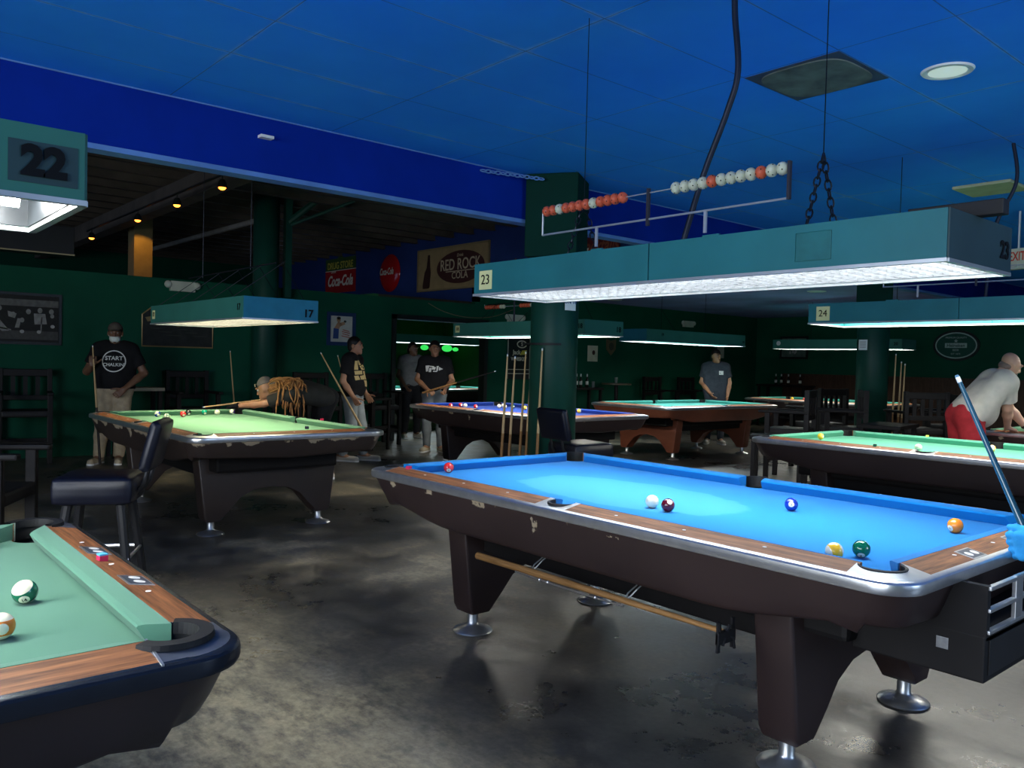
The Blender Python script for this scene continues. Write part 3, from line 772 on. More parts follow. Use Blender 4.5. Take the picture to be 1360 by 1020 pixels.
# black panel lying across the right end of lamp 23
bm = BM(); box(bm, (-1.33, 2.975, 1.914), (-1.02, 3.03, 1.965), .004)
tag(obj('black_board', bm, M_rubber), 'flat black board laid across the right end of lamp 23', 'board')
# flexible cables from the ceiling down to lamp 23
M_cable = plain('dark_blue_cable', (.004, .008, .022), .5, 0, .2)
def smooth_path(p, n=10):
    p = [Vector(q) for q in p]; out = []
    for i in range(len(p)-1):
        a, b, c, d = p[max(0, i-1)], p[i], p[i+1], p[min(len(p)-1, i+2)]
        for k in range(n):
            t = k/n; out.append(.5*((2*b)+(-a+c)*t+(2*a-5*b+4*c-d)*t*t+(-a+3*b-3*c+d)*t**3))
    return out+[p[-1]]
bm = BM(); tube(bm, smooth_path([(-2.25, 3.2, 3.15), (-2.245, 3.2, 3.0), (-2.219, 3.2, 2.733), (-2.273, 3.2, 2.557), (-2.389, 3.2, 2.3), (-2.489, 3.2, 2.019), (-2.50, 3.18, 1.918)]), .014, 10)
tag(obj('power_cable', bm, M_cable, autosmooth=60), 'thick dark cable from the ceiling to the middle of lamp 23', 'cable')
bm = BM(); tube(bm, smooth_path([(-2.33, 6.95, 3.15), (-2.30, 6.95, 2.85), (-2.42, 6.9, 2.5), (-2.45, 6.85, 1.955)]), .014, 10)
tag(obj('power_cable', bm, M_cable, autosmooth=60), 'dark cable from the ceiling by the right edge above the EXIT sign', 'cable')
# ------------------------------------------------------------------ the room
def floor_mat():
    m, nt, b = nmat('worn_concrete')
    n1 = noise(nt, .55, 5, .55); n2 = noise(nt, 2.6, 8, .68); n3 = noise(nt, 30, 6, .7)
    a = nd(nt, 'ShaderNodeMath', operation='MULTIPLY_ADD'); nt.links.new(n2.outputs['Fac'], a.inputs[0]); a.inputs[1].default_value = .9; nt.links.new(n1.outputs['Fac'], a.inputs[2])
    hf = nd(nt, 'ShaderNodeMath', operation='MULTIPLY'); hf.inputs[1].default_value = .6; nt.links.new(a.outputs[0], hf.inputs[0]); a = hf
    c = ramp(nt, a.outputs[0], [(.47, (.028, .027, .026)), (.56, (.060, .056, .049)), (.63, (.115, .103, .08)), (.72, (.30, .26, .185))])
    # lamp light on the floor between the tables, put into the colour
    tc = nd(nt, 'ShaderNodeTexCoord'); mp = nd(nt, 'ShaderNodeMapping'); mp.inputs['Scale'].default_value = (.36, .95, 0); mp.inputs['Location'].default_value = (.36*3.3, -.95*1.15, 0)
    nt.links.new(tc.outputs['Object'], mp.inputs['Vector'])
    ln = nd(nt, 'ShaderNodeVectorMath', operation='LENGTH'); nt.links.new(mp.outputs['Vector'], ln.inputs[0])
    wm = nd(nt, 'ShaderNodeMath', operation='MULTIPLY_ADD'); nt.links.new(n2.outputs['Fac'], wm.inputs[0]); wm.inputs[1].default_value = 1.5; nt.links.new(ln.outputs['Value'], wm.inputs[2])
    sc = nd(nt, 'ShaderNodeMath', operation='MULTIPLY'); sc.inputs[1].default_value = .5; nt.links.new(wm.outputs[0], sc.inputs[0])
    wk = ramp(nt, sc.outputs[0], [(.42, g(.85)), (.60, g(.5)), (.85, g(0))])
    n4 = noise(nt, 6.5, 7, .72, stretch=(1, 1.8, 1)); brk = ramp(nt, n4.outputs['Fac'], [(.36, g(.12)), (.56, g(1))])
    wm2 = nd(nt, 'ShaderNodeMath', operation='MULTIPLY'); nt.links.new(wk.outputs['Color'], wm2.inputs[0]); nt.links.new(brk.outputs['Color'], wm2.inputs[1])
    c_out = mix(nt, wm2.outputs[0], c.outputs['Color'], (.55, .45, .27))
    fine = ramp(nt, n3.outputs['Fac'], [(.3, g(.65)), (.7, g(1.25))])
    mu = nd(nt, 'ShaderNodeMix', data_type='RGBA', blend_type='MULTIPLY'); mu.inputs[0].default_value = 1
    nt.links.new(c_out, mu.inputs[6]); nt.links.new(fine.outputs['Color'], mu.inputs[7])
    nt.links.new(mu.outputs[2], b.inputs['Base Color'])
    r = ramp(nt, a.outputs[0], [(.47, g(.26)), (.59, g(.42)), (.70, g(.62))]); nt.links.new(r.outputs['Color'], b.inputs['Roughness'])
    bump(nt, b, n3.outputs['Fac'], .22, .004); return m
def tile_mat():
    """painted lay-in tiles 0.61 x 1.22 m; the paint has worn off along the tile edges"""
    m, nt, b = nmat('blue_ceiling_tiles')
    tc = nd(nt, 'ShaderNodeTexCoord'); sx = nd(nt, 'ShaderNodeSeparateXYZ'); nt.links.new(tc.outputs['Object'], sx.inputs[0])
    def edge(src, off, per):
        a = nd(nt, 'ShaderNodeMath', operation='ADD'); a.inputs[1].default_value = off; nt.links.new(src, a.inputs[0])
        p = nd(nt, 'ShaderNodeMath', operation='PINGPONG'); p.inputs[1].default_value = per/2; nt.links.new(a.outputs[0], p.inputs[0]); return p.outputs[0]
    ex = edge(sx.outputs['X'], 1.72+61, .61); ey = edge(sx.outputs['Y'], -1.85+122, 1.22)
    mn = nd(nt, 'ShaderNodeMath', operation='MINIMUM'); nt.links.new(ex, mn.inputs[0]); nt.links.new(ey, mn.inputs[1])
    n1 = noise(nt, 1.1, 4, .6); n2 = noise(nt, 9, 6, .7)
    wid = nd(nt, 'ShaderNodeMapRange'); wid.inputs[1].default_value = .46; wid.inputs[2].default_value = .66; wid.inputs[3].default_value = .003; wid.inputs[4].default_value = .035
    nt.links.new(n1.outputs['Fac'], wid.inputs[0])
    dv = nd(nt, 'ShaderNodeMath', operation='DIVIDE'); nt.links.new(mn.outputs[0], dv.inputs[0]); nt.links.new(wid.outputs[0], dv.inputs[1])
    k = ramp(nt, dv.outputs[0], [(.0, g(1)), (1.0, g(0))])
    ml = nd(nt, 'ShaderNodeMath', operation='MULTIPLY'); nt.links.new(k.outputs['Color'], ml.inputs[0])
    rr = ramp(nt, n2.outputs['Fac'], [(.35, g(.15)), (.65, g(.8))]); nt.links.new(rr.outputs['Color'], ml.inputs[1])
    base = ramp(nt, n1.outputs['Fac'], [(.3, (.012, .22, .82)), (.7, (.018, .265, .88))])
    c1 = mix(nt, ml.outputs[0], base.outputs['Color'], (.22, .42, .72))
    ln = nd(nt, 'ShaderNodeMath', operation='LESS_THAN'); ln.inputs[1].default_value = .0035; nt.links.new(mn.outputs[0], ln.inputs[0])
    lf = nd(nt, 'ShaderNodeMath', operation='MULTIPLY'); lf.inputs[1].default_value = .6; nt.links.new(ln.outputs[0], lf.inputs[0])
    nt.links.new(mix(nt, lf.outputs[0], c1, (.003, .02, .12)), b.inputs['Base Color'])
    b.inputs['Roughness'].default_value = .8; b.inputs['Specular IOR Level'].default_value = .2
    bump(nt, b, noise(nt, 70, 3).outputs['Fac'], .12, .004); return m
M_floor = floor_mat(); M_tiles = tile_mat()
M_bulk = plain('deep_blue_paint', (.0004, .019, .24), .8, 0, .15, 1.2, spec=.1)
M_bulktrim = plain('pale_blue_trim', (.10, .22, .50), .55, 0, .15, 3)
M_navy = plain('navy_wall_paint', (.008, .028, .125), .7, 0, .15, 1.5)
M_lowc = plain('low_ceiling_paint', (.30, .29, .60), .7, 0, .3, .7)
M_green = plain('dark_green_paint', (.003, .060, .032), .6, 0, .15, 1.2, spec=.12)
M_greenF = plain('annex_green_paint', (.012, .085, .025), .6, 0, .15, 1)
M_deck = plain('dark_roof_deck', (.030, .023, .017), .8, 0, .3, 2)
M_joist = plain('roof_joist', (.075, .06, .045), .7, 0, .3, 3)
M_wains = wood('brown_wainscot', (.025, .012, .007), (.06, .03, .018), .5, (8, 8, 1))
M_col = plain('green_column_paint', (.004, .045, .030), .5, 0, .12, 3, spec=.25)
M_wrap = plain('dull_column_paint', (.002, .026, .018), .8, 0, .12, 3, spec=.1)
M_blackpaint = plain('black_paint', (.008, .010, .010), .4, 0, .2)
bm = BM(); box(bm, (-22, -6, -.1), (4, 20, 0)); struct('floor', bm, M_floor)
bm = BM(); box(bm, (-5.86, -6, 3.15), (4, 20, 3.25)); struct('ceiling', bm, M_tiles)
bm = BM(); box(bm, (-5.98, -6, 2.735), (-5.85, 20, 4.0)); struct('wall_bulkhead', bm, M_bulk)
bm = BM(); box(bm, (-5.985, -6, 2.70), (-5.845, 20, 2.735)); struct('trim_1', bm, M_bulktrim)
bm = BM(); tube(bm, [(-5.845, -6, 3.146), (-5.845, 20, 3.146)], .006, 6); struct('trim_2', bm, M_bulktrim)
bm = BM(); box(bm, (-12.0, 9.42, 2.70), (-5.985, 18.5, 2.76)); struct('ceiling_low', bm, M_lowc)
bm = BM(); box(bm, (-21, 9.3, 2.5), (-12.0, 9.42, 4.0)); box(bm, (-12.0, 9.3, 2.70), (-5.98, 9.42, 4.0)); struct('wall_signs', bm, M_navy)
# exposed roof with joists
bm = BM(); box(bm, (-21, -6, 3.95), (-5.98, 9.3, 4.0)); struct('ceiling_deck', bm, M_deck)
bm = BM()
x = -20.8
while x < -6.1:
    box(bm, (x-.03, -6, 3.76), (x+.03, 9.3, 3.95)); box(bm, (x-.055, -6, 3.745), (x+.055, 9.3, 3.76)); x += .62
struct('ceiling_joists', bm, M_joist)
bm = BM(); box(bm, (-20.9, 3.75, 3.45), (-6.0, 3.95, 3.74)); struct('trim_3', bm, M_joist)
# green partition with the wide doorway, and the rest of the shell
bm = BM()
box(bm, (-12.1, -6, 0), (-12.0, 7.53, 2.45)); box(bm, (-12.1, 7.53, 2.14), (-12.0, 9.58, 2.45)); box(bm, (-12.1, 9.58, 0), (-12.0, 18.5, 2.45)); box(bm, (-12.1, 9.3, 2.45), (-12.0, 18.5, 2.76))
struct('wall_back', bm, M_green)
bm = BM()
for y in (7.53, 9.58): box(bm, (-12.13, y-.06 if y > 9 else y-.02, 0), (-11.96, y+.02 if y > 9 else y+.06, 2.16))
box(bm, (-12.13, 7.51, 2.09), (-11.96, 9.60, 2.17)); struct('door_1', bm, M_blackpaint)
bm = BM(); box(bm, (-11.965, 7.6, 2.075), (-11.95, 9.5, 2.09)); struct('trim_4', bm, M_alu)
bm = BM(); box(bm, (-21.1, -6, 0), (-21, 9.3, 4.0)); struct('wall_far', bm, M_green)
bm = BM(); box(bm, (-18.1, 7.2, 0), (-18, 13, 2.5)); box(bm, (-18, 12.9, 0), (-12.1, 13, 2.5)); box(bm, (-18, 7.2, 0), (-12.1, 7.3, 2.5)); struct('wall_annex', bm, M_greenF)
bm = BM(); box(bm, (-18, 7.3, 2.45), (-12.1, 12.9, 2.5)); struct('ceiling_annex', bm, M_deck)
bm = BM(); box(bm, (-12.1, 18.5, 0), (4, 18.6, 3.3)); struct('wall_right', bm, M_green)
bm = BM(); box(bm, (-11.2, 18.47, 0), (3.9, 18.5, 1.28)); box(bm, (-11.2, 18.45, 1.26), (3.9, 18.5, 1.30)); struct('trim_5', bm, M_wains)
bm = BM()
box(bm, (-12.0, -6.1, 0), (-4.2, -6, 4.0)); box(bm, (3.4, -6.1, 0), (4, -6, 4.0)); box(bm, (-4.2, -6.1, 0), (3.4, -6, .6)); box(bm, (-4.2, -6.1, 2.75), (3.4, -6, 4.0)); struct('wall_left', bm, M_green)
wf = BM()
for x in (-4.17, -2.3, -.4, 1.5, 3.37): box(wf, (x-.03, -6.08, .6), (x+.03, -6, 2.75))
box(wf, (-4.2, -6.08, .57), (3.4, -6, .63)); box(wf, (-4.2, -6.08, 2.72), (3.4, -6, 2.78)); struct('window_2', wf, M_blackpaint)
bm = BM()
box(bm, (3.9, -6, 0), (4.0, 20, .75)); box(bm, (3.9, -6, 2.6), (4.0, 20, 3.25)); box(bm, (3.9, -6, .75), (4.0, 1.0, 2.6)); box(bm, (3.9, 8.0, .75), (4.0, 20, 2.6))
struct('wall_front', bm, M_green)
wf = BM()
for y in (1.0, 3.3, 5.65, 7.95): box(wf, (3.9, y-.03, .75), (3.98, y+.03, 2.6))
box(wf, (3.9, 1.0, .72), (3.98, 8.0, .78)); box(wf, (3.9, 1.0, 2.55), (3.98, 8.0, 2.62))
w1 = struct('window_1', wf, M_blackpaint)
mg, nt, bg = nmat('window_glass'); bg.inputs['Transmission Weight'].default_value = 1; bg.inputs['Roughness'].default_value = 0; bg.inputs['IOR'].default_value = 1.02
# columns
def column(x, y, r, top, label, wrap=None, wrot=0):
    bm = BM(); lathe(bm, [(r, 0), (r, top)], 36, (x, y, 0)); o = struct('column', bm, M_col)
    for p in o.data.polygons: p.use_smooth = len(p.vertices) == 4
    if wrap:
        bm = BM(); w = wrap
        box(bm, (-w, -w, 2.38), (w, w, 3.148), .015); 
        lathe(bm, [(r+.002, 2.25), (w*.98, 2.38)], 4, (0, 0, 0), PI/4, 2*PI+PI/4, False)
        bmesh.ops.transform(bm, matrix=Matrix.Translation((x, y, 0)) @ Matrix.Rotation(wrot, 4, 'Z'), verts=bm.verts)
        obj('column_wrap', bm, M_wrap, o)
    o['label'] = label; o['category'] = 'column'
column(-5.72, 5.40, .228, 3.149, 'thick green column between the blue table and the royal blue table', .25, R(33))
column(-5.72, 11.83, .22, 3.149, 'green column with a paper notice and leaning cues', .24, R(25))
column(-11.88, 5.20, .19, 3.95, 'green column standing against the green partition')
bm = BM(); box(bm, (-11.95, 5.50, 2.3), (-11.85, 5.60, 3.95)); tube(bm, [(-11.9, 5.55, 3.45), (-11.5, 6.0, 3.93)], .05, 8); tube(bm, [(-11.9, 5.55, 3.40), (-11.2, 6.3, 3.80)], .025, 8)
o = struct('trim_6', bm, M_col)
bm = BM(); box(bm, (-15.2, 4.15, 0), (-14.85, 4.45, 3.74)); o = struct('column', bm, plain('warm_column_paint', (.20, .16, .07), .6)); o['label'] = 'amber-lit column beyond the green partition'; o['category'] = 'column'
bm = BM(); tube(bm, [(-18.6, 5.5, 3.62), (-12.8, 5.5, 3.60)], .045, 8); struct('trim_7', bm, plain('grey_pipe', (.22, .21, .18), .5))

# ------------------------------------------------------------------ ceiling fittings
M_mesh = plain('dusty_grille', (.10, .12, .11), .9, 0, .45, 5)
t = empty('ceiling_diffuser', (-2.635, 4.605, 3.15), 0, 'square dusty air diffuser in the blue ceiling', 'air vent')
bm = BM(); box(bm, (-.30, -.30, -.004), (.30, .30, .0)); obj('frame', bm, plain('vent_frame', (.03, .05, .10), .6), t)
bm = BM(); 
pts = [(math.copysign(abs(math.cos(a))**.55, math.cos(a))*.275, math.copysign(abs(math.sin(a))**.55, math.sin(a))*.275) for a in [2*PI*k/40 for k in range(40)]]
prism(bm, pts, 'z', -.012, -.004); obj('grille', bm, M_mesh, t)
t = empty('ceiling_diffuser', (-3.0, 8.42, 3.15), 0, 'pale square ceiling vent above the right end of lamp 23', 'air vent')
bm = BM(); box(bm, (-.25, -.25, -.03), (.25, .25, 0), .01); obj('frame', bm, plain('dusty_vent', (.34, .34, .22), .8), t)
t = empty('ceiling_light', (-2.05, 5.03, 3.15), 0, 'round white recessed ceiling light near the dusty diffuser', 'ceiling light')
bm = BM(); lathe(bm, [(.10, -.004), (.112, -.012), (.135, -.010), (.143, 0)], 36); obj('ring', bm, M_white, t, autosmooth=40)
bm = BM(); disc(bm, (0, 0, -.004), .103, 36, th=-.004); obj('lens', bm, glow('dim_lamp_lens', (.75, .9, .8), .22, (.6, .65, .6)), t)
for x, y, lb in [(-11.2, 12.2, 'small square ceiling light over the far left bar table'), (-7.1, 12.65, 'small ceiling light behind the lamp numbered 24')]:
    t = empty('ceiling_light', (x, y, 2.70), 0, lb, 'ceiling light')
    bm = BM(); lathe(bm, [(.001, -.012), (.11, -.012), (.13, 0)], 24); obj('lens', bm, glow('warm_downlight', (1, .85, .5), 1.6), t)
    bm = BM(); lathe(bm, [(.125, -.014), (.15, -.008), (.155, 0)], 24); obj('ring', bm, M_white, t)
bm = BM(); box(bm, (-5.852, 2.48, 2.985), (-5.79, 2.58, 3.005)); tag(obj('white_tag', bm, M_white), 'small white tag fixed to the deep blue bulkhead', 'tag')
bm = BM(); chain(bm, (-5.83, 4.55, 3.10), (-5.60, 5.1, 3.075), .06, .006); tag(obj('chain', bm, M_bulktrim), 'short pale chain between bulkhead and column top', 'chain')
# amber track lamps under the dark roof
M_amber = glow('amber_bulb', (1.0, .22, .02), 5)
bm = BM(); tube(bm, [(-15.2, 3.5, 3.42), (-8.6, 3.5, 3.42)], .018, 6); tag(obj('light_track', bm, M_blackpaint), 'black lamp track under the dark roof', 'track')
for k, x in enumerate((-14.9, -12.37, -10.72, -9.21)):
    t = empty('track_lamp', (x, 3.5, 3.42), 0, ('leftmost amber track lamp low beside the box', 'track lamp shining down the amber-lit column', 'third amber track lamp from the left', 'rightmost amber track lamp under the bulkhead edge')[k], 'track lamp')
    bm = BM(); tube(bm, [(0, 0, 0), (0, 0, -.06)], .01, 6); lathe(bm, [(.03, -.06), (.045, -.09), (.06, -.15), (.052, -.15), (.03, -.10)], 16); obj('lamp_shade', bm, M_blackpaint, t)
    bm = BM(); ball(bm, (0, 0, -.145), (.042, .042, .03), 12); obj('bulb', bm, M_amber, t)
L = bpy.data.lights.new('amber_spot', 'SPOT'); L.energy = 14; L.color = (1, .45, .08); L.spot_size = R(70); L.shadow_soft_size = .04
lo = bpy.data.objects.new('amber_spot', L); COL.objects.link(lo); lo.location = (-14.35, 4.1, 3.6); lo.rotation_euler = Vector((-.5, .18, -.8)).to_track_quat('-Z', 'Y').to_euler()
# black box above the partition
t = empty('black_cabinet', (-11.3, 1.9, 2.56), 0, 'black box hung above the green partition behind lamp 22', 'cabinet')
bm = BM(); box(bm, (-.2, -.75, 0), (.2, .52, .34), .01); obj('body', bm, M_black, t)
bm = BM(); box(bm, (.195, -.75, -.012), (.215, .52, .004)); obj('lit_bottom_edge', bm, plain('lit_box_edge', (.28, .22, .12), .4, .5), t)  # light along the box's lower edge, put into the strip's colour
for y in (-.5, .3):
    bm = BM(); box(bm, (-.02, y-.02, .34), (.02, y+.02, 1.39)); obj('strap', bm, M_black, t)

# ------------------------------------------------------------------ wall things
M_gold = plain('gilt_frame', (.28, .20, .09), .45, .3); M_frameB = plain('black_frame', (.008, .009, .010), .35)
M_frameN = plain('navy_frame', (.012, .03, .09), .4)
def flat(name, M, pts, mat, parent, z=0.0, th=.002):
    """thin shape in a picture's own plane"""
    bm = BM(); prism(bm, pts, 'z', z, z+th); bmesh.ops.transform(bm, matrix=M, verts=bm.verts); return obj(name, bm, mat, parent)
def rect(w, h, cx=0, cy=0): return [(cx-w/2, cy-h/2), (cx+w/2, cy-h/2), (cx+w/2, cy+h/2), (cx-w/2, cy+h/2)]
def oval(w, h, cx=0, cy=0, n=32): return [(cx+w/2*math.cos(2*PI*k/n), cy+h/2*math.sin(2*PI*k/n)) for k in range(n)]
def wallM(wall):
    """plane on a wall: returns matrix builder; text reads left to right for someone in the room"""
    if wall == 'back': return lambda y, z: frame4((0, 1, 0), (0, 0, 1), (-12.001, y, z))
    if wall == 'right': return lambda x, z: frame4((1, 0, 0), (0, 0, 1), (x, 18.501, z))
    if wall == 'signs': return lambda x, z: frame4((1, 0, 0), (0, 0, 1), (x, 9.301, z))
def picture(name, M, w, h, fm, pm, label, cat, fw=.035, depth=.025):
    o = M.translation; t = empty(name, o, 0, label, cat); I = Matrix.Translation(-o) @ M
    flat('picture', I, rect(w-fw, h-fw), pm, t, .002, .01)
    for q in (rect(w, fw, 0, h/2-fw/2), rect(w, fw, 0, -h/2+fw/2), rect(fw, h-2*fw, -w/2+fw/2, 0), rect(fw, h-2*fw, w/2-fw/2, 0)): flat('frame_side', I, q, fm, t, 0, depth)
    return t, I
B = wallM('back'); RW = wallM('right'); SG = wallM('signs')
def gry(n, v): return plain(n, (v, v, v*.93), .6, 0, .25, 20)
# large black and white photograph of players
t, I = picture('framed_photograph', B(1.82, 1.79), 1.30, .66, M_frameB, gry('photo_dark', .012), 'large framed black and white photograph of billiard players', 'picture')
flat('photo_detail', I, rect(1.22, .085, 0, .20), gry('photo_mid', .10), t, .012, .001); flat('photo_detail', I, rect(1.22, .11, 0, -.21), gry('photo_mid2', .05), t, .012, .001)
mp, mpw = gry('photo_pale', .20), gry('photo_bright', .32)
for x, y, s in [(-.05, .12, .055), (.10, .05, .05), (.20, -.02, .05), (.27, .09, .055), (.40, .11, .055), (.385, .03, .05), (.53, .10, .055), (.54, .045, .045)]:
    flat('photo_head', I, oval(s, s*1.25, x, y, 14), mp, t, .0135, .001)
for q in ([(-.2, .03), (-.10, .05), (.06, -.16), (-.02, -.17)], [(.33, .07), (.46, .07), (.48, -.06), (.34, -.07)], [(.15, 0), (.19, 0), (.17, -.12), (.12, -.12)], [(.415, .03), (.425, .03), (.42, -.16), (.405, -.16)], [(-.35, -.06), (-.35, -.075), (.08, -.155), (.08, -.14)], [(.04, .09), (.14, .06), (.12, .0), (.05, .02)]):
    flat('photo_figure', I, q[::-1] if False else q, mp, t, .013, .001)
for x, y in [(.20, -.165), (.545, -.09), (.39, -.165)]: flat('photo_ball', I, oval(.05, .045, x, y, 14), mpw, t, .0135, .001)
# carved board behind lamp 17
t = empty('framed_board', B(3.96, 1.76).translation, 0, 'dark framed board with gilt edge behind lamp 17', 'picture'); I = Matrix.Translation(-B(3.96, 1.76).translation) @ B(3.96, 1.76)
bp = [(-.49, -.27), (.49, -.27), (.49, .17), (.37, .27), (-.37, .27), (-.49, .17)]
flat('picture', I, bp, plain('dark_board', (.012, .014, .012), .6, 0, .5, 9), t, .002, .01)
bm = BM(); tube(bm, [(x, y, .012) for x, y in bp], .012, 6, closed=True); bmesh.ops.transform(bm, matrix=I, verts=bm.verts); obj('frame', bm, M_gold, t)
mg_ = plain('faded_gilt', (.16, .12, .05), .6, 0, .3)
for p in ([(-.12, .06), (0, .01), (.12, .06), (.05, .09), (0, .10), (-.05, .09)], [(-.45, .13), (-.32, .16), (-.30, .10), (-.42, .07)]): flat('emblem', I, p, mg_, t, .0125, .002)
for k in range(6): flat('faded_scroll', I, oval(.16+.03*(k % 3), .012, -.3+.12*k, -.02-.045*(k % 3), 14), plain('dim_script', (.035, .04, .032), .7) if 'dim_script' not in MATS else MATS['dim_script'], t, .0125, .001)
text('lettering', 'Parlour', .07, plain('dim_script2', (.05, .055, .045), .7), t, I @ Matrix.Translation((.22, -.02, .013)), shear=.3) if False else None
# framed print of a figure in blue
t, I = picture('framed_print', B(6.55, 1.865), .52, .54, M_frameN, plain('print_paper', (.40, .41, .36), .7, 0, .08), 'framed print with a figure in blue and red lettering', 'picture', .06)
mb = plain('print_blue', (.02, .05, .17), .7); mr = plain('print_red', (.30, .07, .05), .7); ms = plain('print_skin', (.32, .18, .10), .7); md = plain('print_dark', (.03, .03, .03), .7)
for p, m_ in (([(-.15, -.16), (-.05, -.16), (-.045, .0), (-.14, .01)], mb), ([(-.13, .01), (-.04, 0), (.0, .09), (-.06, .12)], ms), ([(-.02, .04), (.07, .08), (.05, .12), (-.03, .10)], ms), (oval(.07, .075, -.05, .145, 14), ms), (oval(.075, .05, -.05, .175, 14), md), (oval(.05, .04, .065, .125, 12), md)): flat('print_shape', I, p, m_, t, .0125, .001)
for k, (y, w) in enumerate([(-.02, .12), (-.05, .15), (-.085, .13), (-.12, .16)]): flat('print_line', I, [(.085-w/2, y-.007+.01), (.085+w/2, y-.007-.015), (.085+w/2, y+.007-.015), (.085-w/2, y+.007+.01)], mr, t, .0125, .001)
# tin signs on the navy wall
M_sred = plain('sign_red', (.33, .012, .015), .35, 0, .12, 5); M_sgreen = plain('sign_green', (.03, .07, .02), .45, 0, .1); M_syel = plain('sign_yellow', (.45, .38, .05), .5); M_scream = plain('sign_cream', (.60, .55, .42), .5)
M_tan = plain('sign_tan', (.27, .19, .085), .5, 0, .15, 4); M_brown = plain('sign_brown', (.050, .016, .012), .5, 0, .1); M_tan2 = plain('sign_buff', (.45, .36, .22), .5)
t = empty('tin_sign', (-17.1, 9.29, 3.34), 0, 'green and red drug store sign on the navy wall', 'sign'); I = Matrix.Translation(-Vector((-17.1, 9.29, 3.34))) @ frame4((1, 0, 0), (0, 0, 1), (-17.1, 9.298, 3.34))
flat('green_panel', I, rect(1.40, .28, 0, .235), M_sgreen, t, 0, .02); flat('red_panel', I, rect(1.40, .52, 0, -.165), M_sred, t, 0, .02); flat('red_border', I, rect(1.42, .015, 0, .09), M_scream, t, 0, .022)
text('lettering', 'DRUG STORE', .225, M_syel, t, I @ Matrix.Translation((0, .20, .022)), bold=.015, sx=.88); text('lettering', 'DRINK', .08, M_scream, t, I @ Matrix.Translation((-.30, .06, .022)))
text('lettering', 'Coca-Cola', .34, M_scream, t, I @ Matrix.Translation((0, -.16, .022)), bold=.03, shear=.35, sx=.80)
flat('crest', I, [(-.12, .375), (.12, .375), (.08, .42), (0, .44), (-.08, .42)], M_sgreen, t, 0, .02)
t = empty('round_sign', (-14.95, 9.29, 3.22), 0, 'round glossy red button sign on the navy wall', 'sign')
bm = BM(); lathe(bm, [(.001, .085), (.15, .08), (.30, .055), (.39, .02), (.40, 0)], 40); bmesh.ops.transform(bm, matrix=Matrix.Rotation(PI/2, 4, 'X'), verts=bm.verts); obj('disc', bm, plain('button_red', (.42, .010, .012), .2, 0, .05, coat=.5), t, autosmooth=60)
I = frame4((1, 0, 0), (0, 0, 1), (0, -.088, .02)); text('lettering', 'Coca-Cola', .20, M_scream, t, I, bold=.02, shear=.3, sx=.62)
t = empty('tin_sign', (-12.73, 9.29, 3.175), 0, 'tan cola sign with a bottle and brown oval on the navy wall', 'sign'); I = frame4((1, 0, 0), (0, 0, 1), (0, .005, 0))
flat('panel', I, rect(2.24, .80), M_tan, t, 0, .02)
for q in (rect(2.30, .035, 0, .40), rect(2.30, .035, 0, -.40), rect(.035, .80, -1.135, 0), rect(.035, .80, 1.135, 0)): flat('frame_side', I, q, plain('sign_frame', (.20, .15, .07), .5) if 'sign_frame' not in MATS else MATS['sign_frame'], t, 0, .035)
flat('oval', I, oval(1.50, .62, .27, .0), M_brown, t, .02, .004)
bot = [(-.98, -.36), (-.78, -.36), (-.745, -.33), (-.715, -.05), (-.735, .05), (-.755, .30), (-.82, .30), (-.86, .05), (-.93, -.05), (-.99, -.30)]
flat('bottle', I, [(x+.03, y) for x, y in bot], plain('sign_bottle', (.035, .014, .01), .5), t, .02, .004)
text('lettering', 'RED ROCK', .30, M_tan2, t, I @ Matrix.Translation((.27, .045, .025)), bold=.01, sx=.86); text('lettering', 'COLA', .19, M_tan2, t, I @ Matrix.Translation((.27, -.16, .025)), bold=.01); text('lettering', 'Drink', .085, M_tan2, t, I @ Matrix.Translation((.27, .22, .025)), shear=.3)
flat('underline', I, rect(.95, .014, .30, -.075), M_tan2, t, .024, .003)
t = empty('beer_sign', (-8.95, 9.28, 3.20), 0, 'dark red script beer sign partly hidden by lamp 23', 'sign'); I = frame4((1, 0, 0), (0, 0, 1), (0, .0, 0))
flat('backing', I, oval(1.15, .55, -.05, 0), plain('sign_darkred', (.10, .012, .012), .4), t, 0, .03); flat('band', I, [(-.6, -.12), (-.1, -.02), (-.1, .02), (-.6, -.04)], M_scream, t, .03, .003)
text('lettering', 'Cocktails', .30, plain('copper_letters', (.24, .07, .03), .4, .2), t, I @ Matrix.Translation((.06, .03, .033)), bold=.02, shear=.3, sx=.8)
# wall hardware on the green partition
def emergency(M, label):
    t = empty('emergency_light', M.translation, 0, label, 'emergency light'); I = Matrix.Translation(-M.translation) @ M
    flat('case', I, rect(.34, .14), plain('dirty_white', (.42, .44, .36), .6) if 'dirty_white' not in MATS else MATS['dirty_white'], t, 0, .07)
    for s in (-1, 1):
        bm = BM(); ball(bm, (s*.20, .02, .05), (.055, .055, .04), 12); bmesh.ops.transform(bm, matrix=I, verts=bm.verts); obj('lamp_head', bm, MATS['dirty_white'], t, smooth=True)
emergency(B(4.0, 2.35), 'white emergency light on the partition above lamp 17'); emergency(B(10.25, 2.24), 'white emergency light behind lamp 18'); emergency(B(15.6, 2.40), 'white emergency light above lamp 19')
t = empty('banner', B(10.4, 1.48).translation, 0, 'tall black whiskey banner with white print behind the cues', 'banner'); I = Matrix.Translation(-B(10.4, 1.48).translation) @ B(10.4, 1.48)
flat('cloth', I, rect(.60, .82), M_blackpaint, t, 0, .008)
for q in (rect(.012, .80, -.28, 0), rect(.012, .80, .28, 0), rect(.56, .012, 0, -.22), rect(.56, .012, 0, -.30)): flat('line', I, q, M_scream, t, .008, .001)
